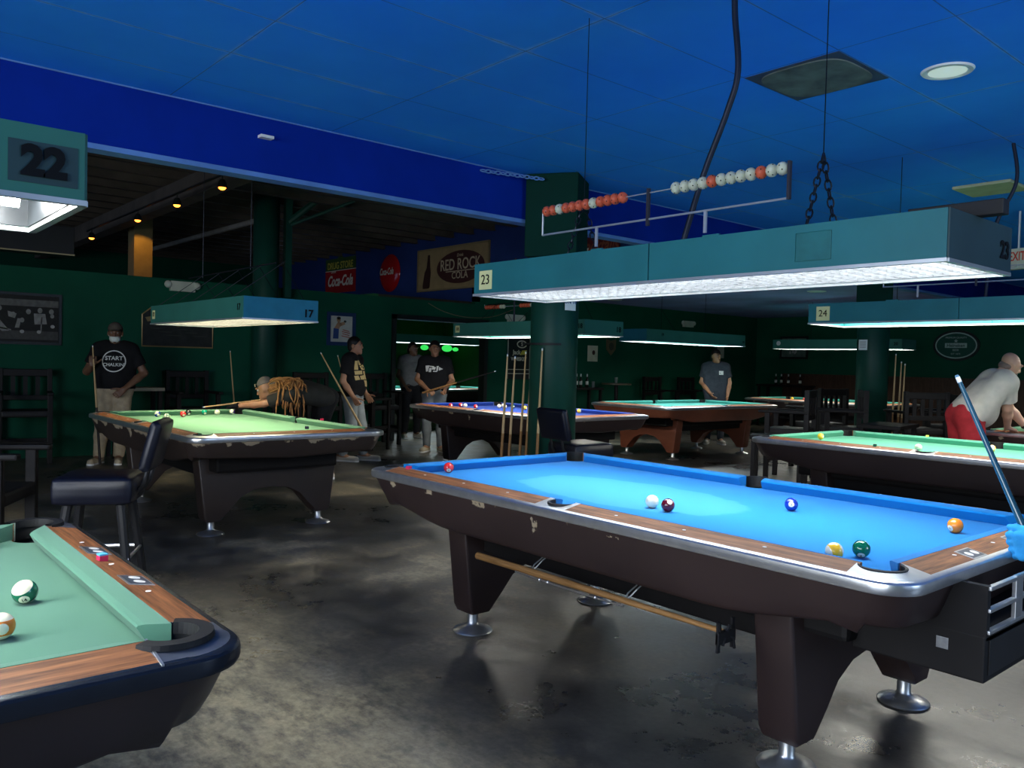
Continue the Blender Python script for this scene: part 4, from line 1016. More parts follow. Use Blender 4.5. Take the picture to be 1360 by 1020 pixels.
flat('ring', I, oval(.26, .15, .07, .27), M_scream, t, .008, .001); flat('ring_inner', I, oval(.21, .11, .07, .27), M_blackpaint, t, .009, .001)
text('lettering', 'S', .10, M_scream, t, I @ Matrix.Translation((.07, .27, .011)), bold=.02); text('lettering', "Jack", .12, M_scream, t, I @ Matrix.Translation((-.06, .11, .009)), bold=.02); text('lettering', 'WHISKEY', .095, M_scream, t, I @ Matrix.Translation((0, -.02, .009)), bold=.03); text('lettering', 'TENNESSEE', .06, M_scream, t, I @ Matrix.Translation((0, -.12, .009))) if False else None
flat('yellow_patch', I, [(.02, .06), (.2, .08), (.2, .16), (.08, .15)], M_syel, t, .009, .001)
t, I = picture('poster', B(12.45, 1.625), .30, .33, M_scream, plain('poster_paper', (.50, .47, .33), .7), 'small cream poster with a dark red dot on the green wall', 'poster', .012, .006)
flat('dot', I, oval(.09, .10, .02, .02, 16), M_brown, t, .0125, .001)
t = empty('shield_sign', B(13.0, 1.79).translation, 0, 'small brown shield sign on the green wall', 'sign'); I = Matrix.Translation(-B(13, 1.79).translation) @ B(13, 1.79)
flat('shield', I, [(-.15, .16), (-.14, -.06), (0, -.19), (.14, -.06), (.15, .16), (0, .12)], plain('shield_brown', (.09, .07, .035), .6), t, 0, .02); flat('emblem', I, oval(.15, .17, 0, 0, 16), plain('shield_dark', (.03, .03, .02), .6), t, .02, .003)
t, I = picture('wall_clock', B(16.95, 1.78), .28, .30, plain('clock_edge', (.2, .2, .15), .6), plain('clock_face', (.36, .36, .28), .6), 'pale notice on the wall above the man in grey', 'poster', .02, .01)
t.name = 'wall_notice'
# sagging cable on the partition
bm = BM(); tube(bm, smooth_path([(-11.985, 8.25, 2.40), (-11.985, 8.6, 2.27), (-11.985, 9.1, 2.20), (-11.985, 9.7, 2.24), (-11.985, 10.2, 2.40)], 6), .008, 6); tag(obj('sagging_cable', bm, plain('tan_cable', (.12, .10, .06), .6)), 'thin tan cable sagging above the black doorway', 'cable')
# right wall
t, I = picture('framed_picture', RW(-10.93, 1.94), .76, .56, M_frameB, plain('picture_grey', (.07, .11, .09), .5, 0, .3, 6), 'black framed grey picture on the far right wall', 'picture', .05)
for x, y in [(-.1, -.12), (-.02, -.10), (.03, -.12), (.06, -.09)]: flat('print_shape', I, oval(.05, .08, x, y, 10), mpw, t, .0125, .001)
t = empty('oval_sign', RW(-7.14, 1.995).translation, 0, 'oval green beer mirror with a star on the far right wall', 'sign'); I = Matrix.Translation(-RW(-7.14, 1.995).translation) @ RW(-7.14, 1.995)
M_sgG = plain('oval_green', (.008, .06, .04), .3); M_sgW = plain('oval_silver', (.35, .42, .38), .4)
flat('rim', I, oval(.94, .66), M_blackpaint, t, 0, .03); flat('silver_ring', I, oval(.84, .56), M_sgW, t, .03, .003); flat('field', I, oval(.79, .51), M_sgG, t, .033, .003)
flat('label_band', I, rect(.44, .10), M_sgW, t, .036, .003); text('lettering', 'Heineken', .095, M_sgG, t, I @ Matrix.Translation((0, -.002, .04)), bold=.02)
star = [((.045 if k % 2 == 0 else .018)*math.sin(PI*k/5), .095+(.045 if k % 2 == 0 else .018)*math.cos(PI*k/5)) for k in range(10)]
flat('star', I, star[::-1], M_sgW, t, .036, .003)
for s, z, y in (('PREMIUM QUALITY', .05, .165), ('BEER', .06, -.10), ('EST 1873', .05, -.18)): text('lettering', s, z, M_sgW, t, I @ Matrix.Translation((0, y, .037)))
t = empty('round_sign', RW(-5.0, 1.9).translation, 0, 'dark red round sign behind the bald man at the right edge', 'sign'); I = Matrix.Translation(-RW(-5.0, 1.9).translation) @ RW(-5.0, 1.9)
flat('disc', I, oval(.62, .62), plain('dim_red', (.14, .02, .012), .5), t, 0, .03); flat('band', I, rect(.3, .06), M_scream, t, .03, .002)
# EXIT sign hanging from the blue ceiling
t = empty('exit_sign', (-3.21, 9.85, 2.56), R(-15), 'hanging EXIT sign with red letters at the right edge', 'sign')
bm = BM(); box(bm, (-.145, -.025, 0), (.145, .025, .19), .006); obj('case', bm, plain('exit_cream', (.55, .55, .42), .5), t)
text('lettering', 'EXIT', .135, plain('exit_red', (.55, .035, .02), .5), t, frame4((1, 0, 0), (0, 0, 1), (0, -.027, .10)), bold=.015, sx=.66)
bm = BM(); tube(bm, [(0, 0, .19), (0, 0, .59)], .012, 8); obj('stem', bm, M_rod, t)
bm = BM(); box(bm, (-.15, -.04, -.035), (.15, .04, .0)); ball(bm, (.02, -.03, -.01), .02, 8); obj('bottom_lamp', bm, MATS['dirty_white'], t)
# papers on the columns
def col_card(cx, cy, r, ang, z, w, h, label, txt=None):
    n = Vector((math.cos(ang), math.sin(ang), 0)); ex = Vector((0, 0, 1)).cross(n); p = Vector((cx, cy, z))+n*(r+.012)
    t = empty('paper_notice', p, 0, label, 'paper notice'); I = frame4(ex, (0, 0, 1), (0, 0, 0))
    flat('paper', I, rect(w, h), M_cardW, t, 0, .003)
    if txt: text('lettering', txt, .05, plain('marker_blue', (.02, .05, .15), .6), t, I @ Matrix.Translation((0, h*.15, .004)), bold=.02)
    else:
        for k in range(5): flat('print_line', I, rect(w*.7, .008, 0, h*.3-k*h*.14), plain('print_grey', (.2, .2, .2), .7) if 'print_grey' not in MATS else MATS['print_grey'], t, .003, .001)
col_card(-5.72, 5.40, .228, R(-45+38), 1.945, .125, .12, 'white paper reading ON 18 taped to the thick green column', 'ON 18')
col_card(-5.72, 11.83, .22, R(-64-35), 1.775, .14, .15, 'small printed paper notice on the far green column')
# annex bits: green lamps, cue rack, bright sign
M_gl = glow('green_lamp', (.03, .55, .08), .7)
for k, (y, z, r) in enumerate([(11.75, 1.72, .09), (12.1, 1.72, .08), (12.45, 1.72, .12), (12.72, 1.70, .07), (9.35, 1.72, .07)]):
    t = empty('green_lamp', (-17.2, y, z), 0, ('first of four green oval lamps in the next room', 'second of four green oval lamps in the next room', 'largest of four green oval lamps in the next room', 'last of four green oval lamps by the door jamb', 'single green lamp left of the standing players')[k], 'lamp')
    bm = BM(); ball(bm, (0, 0, 0), (r, r*1.2, r*.75), 14); obj('globe', bm, M_gl, t, smooth=True)
    bm = BM(); tube(bm, [(0, 0, r*.7), (0, 0, 2.45-z)], .004, 5); obj('cord', bm, M_black, t)
bm = BM(); box(bm, (-17.9, 9.2, 1.45), (-17.8, 9.75, 1.58), .01); tag(obj('lit_sign', bm, glow('lit_sign', (1, .95, .85), 3)), 'small bright white sign glowing in the next room', 'sign')
# ------------------------------------------------------------------ seats and tables
M_vinyl = plain('navy_vinyl', (.0035, .0045, .011), .4, 0, .12, 5, bmp=.05); M_dwood = plain('black_stained_wood', (.006, .005, .005), .5, 0, .3, 4, spec=.2)
M_chairseat = plain('dark_leather', (.011, .010, .010), .5, 0, .25, 6, spec=.25)
def bar_stool(x, y, rz, label, seat_z=.66, r=.225):
    """seat faces local +x, the small backrest stands at -x"""
    t = empty('bar_stool', (x, y, 0), rz, label, 'bar stool')
    bm = BM(); box(bm, (-r, -r, seat_z), (r, r, seat_z+.15), .05); bmesh.ops.subdivide_edges(bm, edges=bm.edges[:], cuts=2, use_grid_fill=True); obj('seat', bm, M_vinyl, t, autosmooth=70)
    for sx in (-1, 1):
        for sy in (-1, 1):
            bm = BM(); tube(bm, [(sx*.20, sy*.20, 0), (sx*.125, sy*.125, seat_z+.02)], [.019, .026], 10); obj('leg', bm, M_black, t)
    bm = BM(); tube(bm, [(.172, .172, .31), (-.172, .172, .31), (-.172, -.172, .31), (.172, -.172, .31)], .010, 8, closed=True); obj('foot_ring', bm, M_alu, t)
    bm = BM(); tube(bm, [(-r+.03, -.08, seat_z+.02), (-r-.03, -.08, seat_z+.10), (-r-.09, -.08, seat_z+.34)], .012, 8); tube(bm, [(-r+.03, .08, seat_z+.02), (-r-.03, .08, seat_z+.10), (-r-.09, .08, seat_z+.34)], .012, 8); obj('back_support', bm, M_black, t)
    bm = BM(); box(bm, (-.032, -.20, -.13), (.032, .20, .14), .03); bmesh.ops.transform(bm, matrix=Matrix.Translation((-r-.075, 0, seat_z+.30)) @ Matrix.Rotation(R(-14), 4, 'Y'), verts=bm.verts)
    obj('backrest', bm, M_vinyl, t, autosmooth=60)
    return t
bar_stool(-4.73, 1.17, R(243), 'dark blue padded bar stool with small backrest behind the foreground table', .59, .20)
bar_stool(-4.93, 5.00, R(82), 'dark blue bar stool between the thick column and the bright blue table', .575, .21)
def tall_chair(x, y, rz, label, group=None, sz=.60, bz=1.20, arms=True, seat=M_chairseat, w=.27, slats=3):
    """tall dark spectator chair facing local +x"""
    t = empty('spectator_chair', (x, y, 0), rz, label, 'chair', group)
    bm = BM(); box(bm, (-.24, -w+.02, sz-.05), (.26, w-.02, sz+.03), .02); obj('seat', bm, seat, t)
    for sy in (-1, 1):
        bm = BM(); box(bm, (.20, sy*w-.028, 0), (.26, sy*w+.028, sz+(.24 if arms else 0)), .006); obj('leg', bm, M_dwood, t)
        bm = BM(); box(bm, (-.27, sy*w-.028, 0), (-.21, sy*w+.028, bz), .006); obj('leg', bm, M_dwood, t)
        if arms:
            bm = BM(); box(bm, (-.26, sy*w-.035, sz+.22), (.34, sy*w+.035, sz+.255), .012); obj('arm_rest', bm, M_dwood, t)
    bm = BM(); box(bm, (-.265, -w, bz-.10), (-.225, w, bz-.01), .008); obj('back_rail', bm, M_dwood, t)
    bm = BM(); box(bm, (-.26, -w, sz+.14), (-.23, w, sz+.20), .005); obj('back_rail', bm, M_dwood, t)
    for k in range(slats):
        yy = -w+2*w*(k+1)/(slats+1); bm = BM(); box(bm, (-.255, yy-.025, sz+.19), (-.235, yy+.025, bz-.08)); obj('back_slat', bm, M_dwood, t)
    for lo_, hi_ in (((.215, -w, .22), (.245, w, .27)), ((-.25, -w, .22), (-.22, w, .27)), ((-.24, -w-.012, .27), (.24, -w+.012, .31)), ((-.24, w-.012, .27), (.24, w+.012, .31))):
        bm = BM(); box(bm, lo_, hi_); obj('foot_rail', bm, M_dwood, t)
    return t
tall_chair(-5.62, .70, R(62), 'dark wooden armchair with padded seat cut by the left edge', sz=.55, bz=1.18, slats=0)
bm = BM(); box(bm, (-.04, -.21, -.22), (.02, .21, .24), .03); bmesh.ops.transform(bm, matrix=Matrix.Translation((-.22, 0, .86)), verts=bm.verts)
obj('back_pad', bm, M_chairseat, [o for o in bpy.data.objects if o.name.startswith('spectator_chair')][0], autosmooth=60)
for x, y, rz, lb in [(-11.62, 4.05, 0, 'dark chair behind the worn green table, left of the leaning cue'),
                     (-11.62, 2.0, R(-10), 'dark chair in the shadow left of the man with a mask'),
                     (-11.60, 5.95, 0, 'dark chair behind the long-haired woman'),
                     (-11.58, 7.02, 0, 'dark armchair right of the man seen from the side'),
                     (-11.55, 14.15, 0, 'left dark chair against the green wall behind lamp 19'),
                     (-11.55, 15.35, 0, 'right dark chair against the green wall behind lamp 19')]:
    tall_chair(x, y, rz, lb, None, .62, 1.16)
for x, y, rz, lb in [(-5.6, 9.45, R(200), 'leftmost tall black chair before the far green column'), (-6.05, 10.95, R(170), 'second tall black chair before the far green column'),
                     (-5.45, 10.5, R(215), 'tall black chair right before the far green column'), (-4.85, 11.35, R(140), 'black chair just right of the cues at the far green column')]:
    tall_chair(x, y, rz, lb, None, .62, 1.14, slats=4)
tall_chair(-5.0, 12.9, R(250), 'black chair in front of the far table right of the column', None, .6, 1.08)
def side_table(x, y, w, d, h, label, topm=M_dwood, rz=0, legs=4):
    t = empty('ledge_table' if legs == 4 else 'pedestal_table', (x, y, 0), rz, label, 'table')
    bm = BM()
    if legs == 4: box(bm, (-d/2, -w/2, h-.045), (d/2, w/2, h), .006)
    else: lathe(bm, [(w/2-.01, h-.035), (w/2, h-.03), (w/2, h-.006), (w/2-.006, h)], 28)
    obj('table_top', bm, topm, t)
    if legs == 4:
        for sx in (-1, 1):
            for sy in (-1, 1):
                bm = BM(); box(bm, (sx*(d/2-.05)-.025, sy*(w/2-.05)-.025, 0), (sx*(d/2-.05)+.025, sy*(w/2-.05)+.025, h-.045)); obj('leg', bm, M_dwood, t)
    else:
        bm = BM(); lathe(bm, [(.22, 0), (.22, .02), (.05, .05), (.04, .10), (.04, h-.035)], 20); obj('pedestal', bm, M_dwood, t)
    return t
M_paletop = plain('pale_laminate_top', (.34, .30, .22), .5)
side_table(-11.62, 3.28, .66, .40, .93, 'small pale-topped ledge table right of the man with a mask', M_paletop)
side_table(-11.45, 5.30, .50, .40, .93, 'pale-topped ledge table right of the green column behind the woman', M_paletop)
side_table(-8.6, .55, 1.0, .45, .98, 'dark high table with pale items at the left edge', M_dwood)
bm = BM(); box(bm, (-8.75, .20, .98), (-8.45, .90, 1.01), .004); tag(obj('tray', bm, plain('pale_tray', (.30, .30, .26), .5)), 'pale tray lying on the dark high table at the left edge', 'tray')
side_table(-11.55, 12.72, .62, .62, 1.02, 'round bar table by the green wall right of the column', plain('bar_top', (.08, .06, .035), .35), legs=1)
side_table(-11.62, 11.75, .9, .42, .93, 'dark ledge table with bottles by the green wall')
side_table(-10.9, 18.1, 1.3, .5, 1.02, 'dark ledge with bottles at the far corner', rz=PI/2)
side_table(-13.3, 7.75, .55, .45, .78, 'dark table just inside the black doorway')
bar = [(-11.25, 7.62, 'black bar stool in front of the black doorway')]
t = empty('backless_stool', (-10.95, 6.55, 0), .2, 'tall black backless stool left of the man with a white shirt print', 'stool')
bm = BM(); box(bm, (-.20, -.20, .76), (.20, .20, .80), .01); obj('seat', bm, M_dwood, t)
for sx in (-1, 1):
    for sy in (-1, 1):
        bm = BM(); box(bm, (sx*.17-.02, sy*.17-.02, 0), (sx*.17+.02, sy*.17+.02, .76)); obj('leg', bm, M_dwood, t)
bm = BM(); 
for s in (-1, 1): box(bm, (-.17, s*.17-.012, .25), (.17, s*.17+.012, .29)); box(bm, (s*.17-.012, -.17, .33), (s*.17+.012, .17, .37))
obj('foot_rail', bm, M_dwood, t)
t = empty('bench', (-5.30, 8.68, 0), R(25), 'low black bench left of the tall black chairs', 'bench')
bm = BM(); box(bm, (-.3, -.18, .56), (.3, .18, .61), .008); obj('seat', bm, M_dwood, t)
for sx in (-1, 1):
    for sy in (-1, 1): bm = BM(); box(bm, (sx*.26-.022, sy*.14-.022, 0), (sx*.26+.022, sy*.14+.022, .56)); obj('leg', bm, M_dwood, t)
side_table(-4.7, 10.2, .9, .5, .74, 'low black table right of the tall black chairs', rz=R(10))
# bottles and glasses
M_glassd = plain('dark_bottle_glass', (.012, .010, .006), .12, 0, .1, coat=.5); M_lab = plain('bottle_label', (.40, .40, .34), .6); M_foil = plain('bottle_foil', (.45, .45, .42), .35, .4)
def bottle(x, y, z, label, h=.24):
    t = empty('bottle', (x, y, z), 0, label, 'bottle')
    bm = BM(); lathe(bm, [(.028, 0), (.031, .01), (.031, h*.55), (.014, h*.74), (.013, h*.94)], 14); obj('glass', bm, M_glassd, t, autosmooth=50)
    bm = BM(); lathe(bm, [(.0315, h*.2), (.0315, h*.45)], 14, cap=False); obj('label', bm, M_lab, t)
    bm = BM(); lathe(bm, [(.0145, h*.80), (.0145, h), (.001, h)], 12); obj('cap', bm, M_foil, t)
for k, y in enumerate((11.60, 11.72, 11.90)): bottle(-11.6, y, .93, ('left bottle on the dark ledge by the green wall', 'middle bottle on the dark ledge by the green wall', 'right bottle on the dark ledge by the green wall')[k], .27)
for k, x in enumerate((-11.1, -10.95, -10.76, -10.45)): bottle(x, 18.0, 1.02, ('first bottle from the corner on the far ledge', 'second bottle from the corner on the far ledge', 'third bottle from the corner on the far ledge', 'bottle standing apart at the right of the far ledge')[k], .26)
mg2 = plain('smoky_glass', (.12, .14, .13), .1, 0, .05)
for x, y, z, lb in [(-11.6, 12.08, .93, 'glass beside the bottles on the dark ledge'), (-11.45, 12.6, 1.02, 'small glass on the round bar table')]:
    bm = BM(); lathe(bm, [(.028, 0), (.036, .12), (.033, .12), (.026, .008), (.001, .008)], 14); o = obj('glass', bm, mg2); o.location = (x, y, z); tag(o, lb, 'glass')
# ------------------------------------------------------------------ cues
M_maple = wood('maple_shaft', (.42, .27, .12), (.60, .42, .20), .3, (20, 20, 1.2)); M_butt = wood('cue_butt', (.22, .11, .035), (.36, .19, .07), .3, (20, 20, 1.2))
M_buttD = plain('dark_cue_butt', (.015, .012, .012), .25); M_ferrule = plain('ferrule', (.75, .74, .66), .4); M_bluecue = plain('dark_teal_cue', (.02, .08, .12), .2, 0, .1, coat=.6)
def cue(tip, butt, label, dark=False, shaftm=None, buttm=None, group=None, fat=1.0):
    a, b = Vector(tip), Vector(butt); t = empty('pool_cue', b, 0, label, 'pool cue', group); d = (a-b); L = d.length
    Q = d.to_track_quat('Z', 'Y').to_matrix().to_4x4()
    def seg(name, z0, z1, r0, r1, m):
        bm = BM(); lathe(bm, [(r0*fat, z0), (r1*fat, z1)], 12); bmesh.ops.transform(bm, matrix=Q, verts=bm.verts); return obj(name, bm, m, t, autosmooth=40)
    seg('butt', .012, L*.48, .0145, .0115, buttm or (M_buttD if dark else M_butt)); seg('shaft', L*.48, L-.028, .0115, .0065, shaftm or M_maple)
    seg('ferrule', L-.028, L-.008, .0066, .0066, M_ferrule); seg('tip', L-.008, L, .0066, .005, plain('cue_tip', (.05, .12, .2), .9) if 'cue_tip' not in MATS else MATS['cue_tip'])
    seg('bumper', 0, .012, .012, .0145, M_rubber)
    return t
for k, (y, x, zt, lb) in enumerate([(5.03, -6.02, 1.47, 'leftmost house cue leaning at the thick green column'), (5.10, -5.99, 1.45, 'second house cue from the left leaning at the thick column'), (5.245, -6.0, 1.50, 'third house cue, middle of those at the thick column'),
                                (5.30, -5.97, 1.50, 'fourth house cue leaning against the thick column'), (5.37, -5.42, 1.53, 'rightmost house cue hanging in front of the thick column')]):
    if k < 4: cue((x+.02, y+.03, zt), (x+.02, y-.04, .0), lb, fat=1.15)
    else: cue((-5.62, 5.16, 1.53), (-5.60, 5.09, 0), lb, fat=1.1)
bm = BM(); lathe(bm, [(.29, 1.555), (.29, 1.575)], 24, (-5.72, 5.40, 0), R(170), R(330), False); lathe(bm, [(.23, 1.575), (.29, 1.575)], 24, (-5.72, 5.40, 0), R(170), R(330), False); 
tag(obj('cue_rack', bm, M_rubber), 'small black cue rack ring on the thick green column', 'cue rack')
for k, (x, y, zt) in enumerate([(-5.42, 11.92, 1.66), (-5.36, 11.97, 1.55), (-5.33, 12.02, 1.52)]): cue((x, y, zt), (x+.0, y-.08, 0), ('tallest cue leaning at the far green column', 'middle cue leaning at the far green column', 'rightmost cue leaning at the far green column')[k], fat=1.3)
cue((-11.75, 4.62, 1.46), (-11.55, 4.68, 0), 'lone cue leaning on the partition left of the capped woman')
cue((-11.6, 6.28, 1.44), (-11.4, 6.62, 0), 'cue leaning behind the man seen from the side')
for k, (y, z) in enumerate([(8.9, 1.50), (9.05, 1.42), (9.18, 1.45)]): cue((-16.9, y+.02, z), (-16.8, y, 0), ('left cue standing in the next room', 'middle cue standing in the next room', 'right cue standing in the next room')[k], fat=1.5)
# ------------------------------------------------------------------ people
def V3(*a): return np.array(a, float)
def unit(v): return v/np.linalg.norm(v)
SK = {}
def skin(name, col):
    m, nt, b = nmat(name); n = noise(nt, 9, 4)
    r = ramp(nt, n.outputs['Fac'], [(.3, tuple(x*.88 for x in col)), (.7, tuple(x*1.08 for x in col))]); nt.links.new(r.outputs['Color'], b.inputs['Base Color'])
    b.inputs['Roughness'].default_value = .5; b.inputs['Subsurface Weight'].default_value = .08; b.inputs['Subsurface Radius'].default_value = (.01, .004, .002); return m
def fabric(name, col, var=.18): return plain(name, col, .9, 0, var, 14, spec=.15, bmp=.08)
def denim(name, col): return plain(name, col, .85, 0, .3, 5, spec=.15, bmp=.1)
M_eyeW = plain('eye_white', (.30, .28, .26), .3, 0, .02); M_eyeD = plain('eye_dark', (.02, .012, .008), .2, 0, .02); M_lipm = plain('lips', (.30, .10, .08), .5, 0, .05)
def hand(F, w, d, n, t, curl=(.5, .5, .6, .7), s=1.0, thumb=.6, infl=0.0, ts=.75):
    """hand at wrist w, pointing along d, palm facing n, thumb on the side t"""
    d, n, t = unit(d), unit(n), unit(t)
    k = .012*s
    for q in (-1, -.35, .35, 1): F.cap(w+t*q*.020*s, w+d*.085*s+t*q*.032*s, (.014+infl)*s, (.0135+infl)*s, .014)
    lens = (.072, .080, .074, .058)
    for i, q in enumerate((1, .35, -.35, -1)):
        p = w+d*.088*s+t*q*.031*s; c = 0
        dirn = unit(d+t*q*.12); L = lens[i]*s; ra = (.0095, .0095, .009, .008)[i]*s+infl
        for j, f in enumerate((.45, .32, .25)):
            c += curl[i]*(.7 if j == 0 else 1.0)
            e = p+(dirn*math.cos(c)+n*math.sin(c))*L*f
            F.cap(p, e, ra*(1-.1*j), ra*(.92-.1*j), .006); p = e
    p = w+d*.025*s+t*.028*s; dirn = unit(d*.65+t*ts+n*.25)
    for j, f in enumerate((.042, .034, .026)):
        e = p+unit(dirn*(1-.3*j*thumb)+d*.4*j*thumb+n*.3*j*thumb)*f*s; F.cap(p, e, (.012-.0012*j)*s+infl, (.0108-.0012*j)*s+infl, .008); p = e
def head_basis(fwd):
    f = unit(np.array(fwd, float)); r = unit(np.cross(f, V3(0, 0, 1))) if abs(f[2]) < .98 else V3(1, 0, 0); u = np.cross(r, f)
    return r, f, u
DEF = dict(pelvis=(0, 0, .95), chest=(0, .0, 1.27), neck=(0, -.01, 1.46), head=(0, .03, 1.615), sR=(.185, -.01, 1.415), sL=(-.185, -.01, 1.415), eR=(.25, -.03, 1.13), eL=(-.25, -.03, 1.13),
           wR=(.26, .05, .89), wL=(-.26, .05, .89), hR=(.09, 0, .93), hL=(-.09, 0, .93), kR=(.11, .02, .50), kL=(-.11, .02, .50), aR=(.12, -.03, .085), aL=(-.12, -.03, .085), tR=(.15, .12, .03), tL=(-.15, .12, .03))
def person(loc, rz, label, J=None, face=(0, 1, 0), bulk=1.0, belly=0.0, skinm=None, shirt=None, pants=None, shoes=None, hair=None, sleeve=.62, hem=.90, short=False, S=1.0,
           hands=None, hairstyle='short', cap=None, mask=None, beard=False, h=.0085, world=False, gloves=None, sole=None, long_sleeve=False, belt=None):
    P = {k: V3(*v) for k, v in DEF.items()}
    if J: P.update({k: V3(*v) for k, v in J.items()})
    for k in P: P[k] = P[k]*S
    b = bulk*S
    t = empty('person', loc, rz, label, 'person')
    allp = np.array(list(P.values())); lo, hi = allp.min(0)-.28, allp.max(0)+.24; lo[2] = min(lo[2], -.02)
    r, f, u = head_basis(face); hc = P['head']; s = S
    HB = np.array([r, f, u])                                        # rows: local axes
    def hp(x, y, z): return hc+s*(r*x+f*y+u*z)
    axis = unit(P['neck']-P['pelvis']); rgt = unit(P['sR']-P['sL']); fwd = np.cross(axis, rgt); fwd = unit(fwd)
    def torso(F, e, lower=True):
        k = .06
        F.cap(P['sR']*.72+P['neck']*.28-axis*.03, P['hR']*1.0+(P['hR']-P['hL'])*.12+axis*.04, .088*b+e, .098*b+e, k)
        F.cap(P['sL']*.72+P['neck']*.28-axis*.03, P['hL']*1.0+(P['hL']-P['hR'])*.12+axis*.04, .088*b+e, .098*b+e, k)
        F.cap(P['chest']+fwd*.025, P['pelvis']+axis*.05, .115*b+e, .112*b+e, k)
        F.cap(P['sR'], P['sL'], .058*b+e, .058*b+e, k)
        F.cap(P['sR']*.45+P['neck']*.55, P['sL']*.45+P['neck']*.55, .062*b+e, .062*b+e, k)
        if belly: F.ell(P['pelvis']*.62+P['chest']*.38+fwd*(.055+belly*.5), (.145*b+e, .10*b+belly+e, .15*b+e), np.array([rgt, fwd, axis]), k)
    def legs(F, e, end=None):
        for q in 'RL':
            H_, K_, A_ = P['h'+q], P['k'+q], P['a'+q]
            F.cap(H_+V3(0, 0, .01), K_, .092*b+e, .062*b+e, .04, flat=(end == 'knee'))
            if end == 'knee': continue
            F.cap(K_, K_*.62+A_*.38, .060*b+e, .060*b+e*.9, .03); F.cap(K_*.62+A_*.38, A_, .060*b+e*.9, .040*b+e*(1.5 if end else 1), .03, flat=bool(end))
    # --- body
    F = Field(lo, hi, h)
    torso(F, -.004); legs(F, 0)
    F.cap(P['neck']-axis*.03, hc-u*.06*s-f*.02*s, .056*b, .053*s*(.5+.5*bulk), .03)
    for q in 'RL':
        F.cap(P['s'+q], P['e'+q], .053*b, .041*b, .03); e_, w_ = P['e'+q], P['w'+q]
        F.cap(e_, e_*.65+w_*.35, .041*b, .041*b, .02); F.cap(e_*.65+w_*.35, w_, .041*b, .026*b, .02)
        A_, T_ = P['a'+q], P['t'+q]; F.cap(A_, T_, .042*s, .034*s, .03); F.cap(A_, A_*1.3-T_*.3-V3(0, 0, .03), .036*s, .036*s, .03)
    F.ell(hp(0, -.012, .025), (.076*s, .096*s, .098*s), HB, .02); F.ell(hp(0, .028, -.045), (.058*s, .062*s, .068*s), HB, .03)
    F.cap(hp(0, .075, -.095), hp(0, .070, -.088), .022*s, .024*s, .03)
    F.cap(hp(0, .084, .022), hp(0, .103, -.022), .009*s, .0120*s, .015); F.cap(hp(-.012, .093, -.026), hp(.012, .093, -.026), .0095*s, .0095*s, .01)
    F.cap(hp(-.045, .080, .034), hp(.045, .080, .034), .012*s, .012*s, .02)
    F.cap(hp(-.02, .086, -.060), hp(.02, .086, -.060), .0075*s, .0075*s, .01)
    for sx in (-1, 1):
        F.ell(hp(sx*.079, -.012, -.008), (.012*s, .022*s, .034*s), HB, .01)
        F.carve(hp(sx*.032, .100, .014), (.017*s, .016*s, .011*s), HB)
    hd = hands or {}
    for q, sg in (('R', 1), ('L', -1)):
        w_ = P['w'+q]; d_ = w_-P['e'+q]
        a = hd.get(q, {}); d_ = V3(*a['d']) if 'd' in a else d_; n_ = V3(*a['n']) if 'n' in a else np.cross(d_, fwd)*(-sg); t_ = V3(*a['t']) if 't' in a else fwd
        d_ = unit(d_); n_ = unit(n_-d_*(n_@d_)); t_ = t_-d_*(t_@d_); t_ = unit(t_-n_*(t_@n_))
        hand(F, w_, d_, n_, t_, a.get('curl', (.35, .4, .45, .5)), s*1.04, a.get('thumb', .6), ts=a.get('ts', .75))
        hd[q] = dict(a, d=d_, n=n_, t=t_)
    F.plane((0, 0, .004), (0, 0, -1))
    obj('body', F.mesh('body'), skinm, t)
    # --- eyes, lips
    for sx in (-1, 1):
        bm = BM(); ball(bm, hp(sx*.032, .0715, .013), .0125*s, 10); e = obj('eye', bm, M_eyeW, t, smooth=True)
        bm = BM(); ball(bm, hp(sx*.032, .0800, .013), .0058*s, 8); obj('iris', bm, M_eyeD, e, smooth=True)
        bm = BM(); tube(bm, [hp(sx*.016, .0925, .034), hp(sx*.034, .0905, .040), hp(sx*.052, .079, .034)], .0042*s, 6); obj('eyebrow', bm, hair or M_eyeD, t)
    bm = BM(); ball(bm, hp(0, .0905, -.061), (.020*s, .005*s, .006*s), 10, Matrix(HB.T.tolist())); obj('mouth', bm, M_lipm, t, smooth=True)
    # --- hair
    if hairstyle:
        G = Field(hc-.24*s, hc+.24*s, h*.9)
        if hairstyle == 'short':
            G.ell(hp(0, -.022, .040), (.084*s, .098*s, .096*s), HB, .01); G.ell(hp(0, -.06, -.02), (.072*s, .052*s, .07*s), HB, .02)
            G.carve(hp(0, .12, -.035), (.085*s, .10*s, .085*s), HB)
            for sx in (-1, 1): G.carve(hp(sx*.085, .035, -.06), (.03*s, .055*s, .05*s), HB)
            obj('hair', G.mesh('hair'), hair, t)
        elif hairstyle == 'stubble':
            G.ell(hp(0, -.030, -.012), (.0785*s, .080*s, .050*s), HB, .01); G.carve(hp(0, .07, 0), (.12*s, .085*s, .12*s), HB); obj('hair', G.mesh('hair'), hair, t)
    if beard:
        G = Field(hc-.2*s, hc+.2*s, h*.8); G.ell(hp(0, .036, -.068), (.060*s, .064*s, .052*s), HB, .02); G.carve(hp(0, .06, .005), (.1*s, .1*s, .045*s), HB); G.carve(hp(0, .105, -.06), (.022*s, .02*s, .010*s), HB); obj('beard', G.mesh('beard'), hair, t)
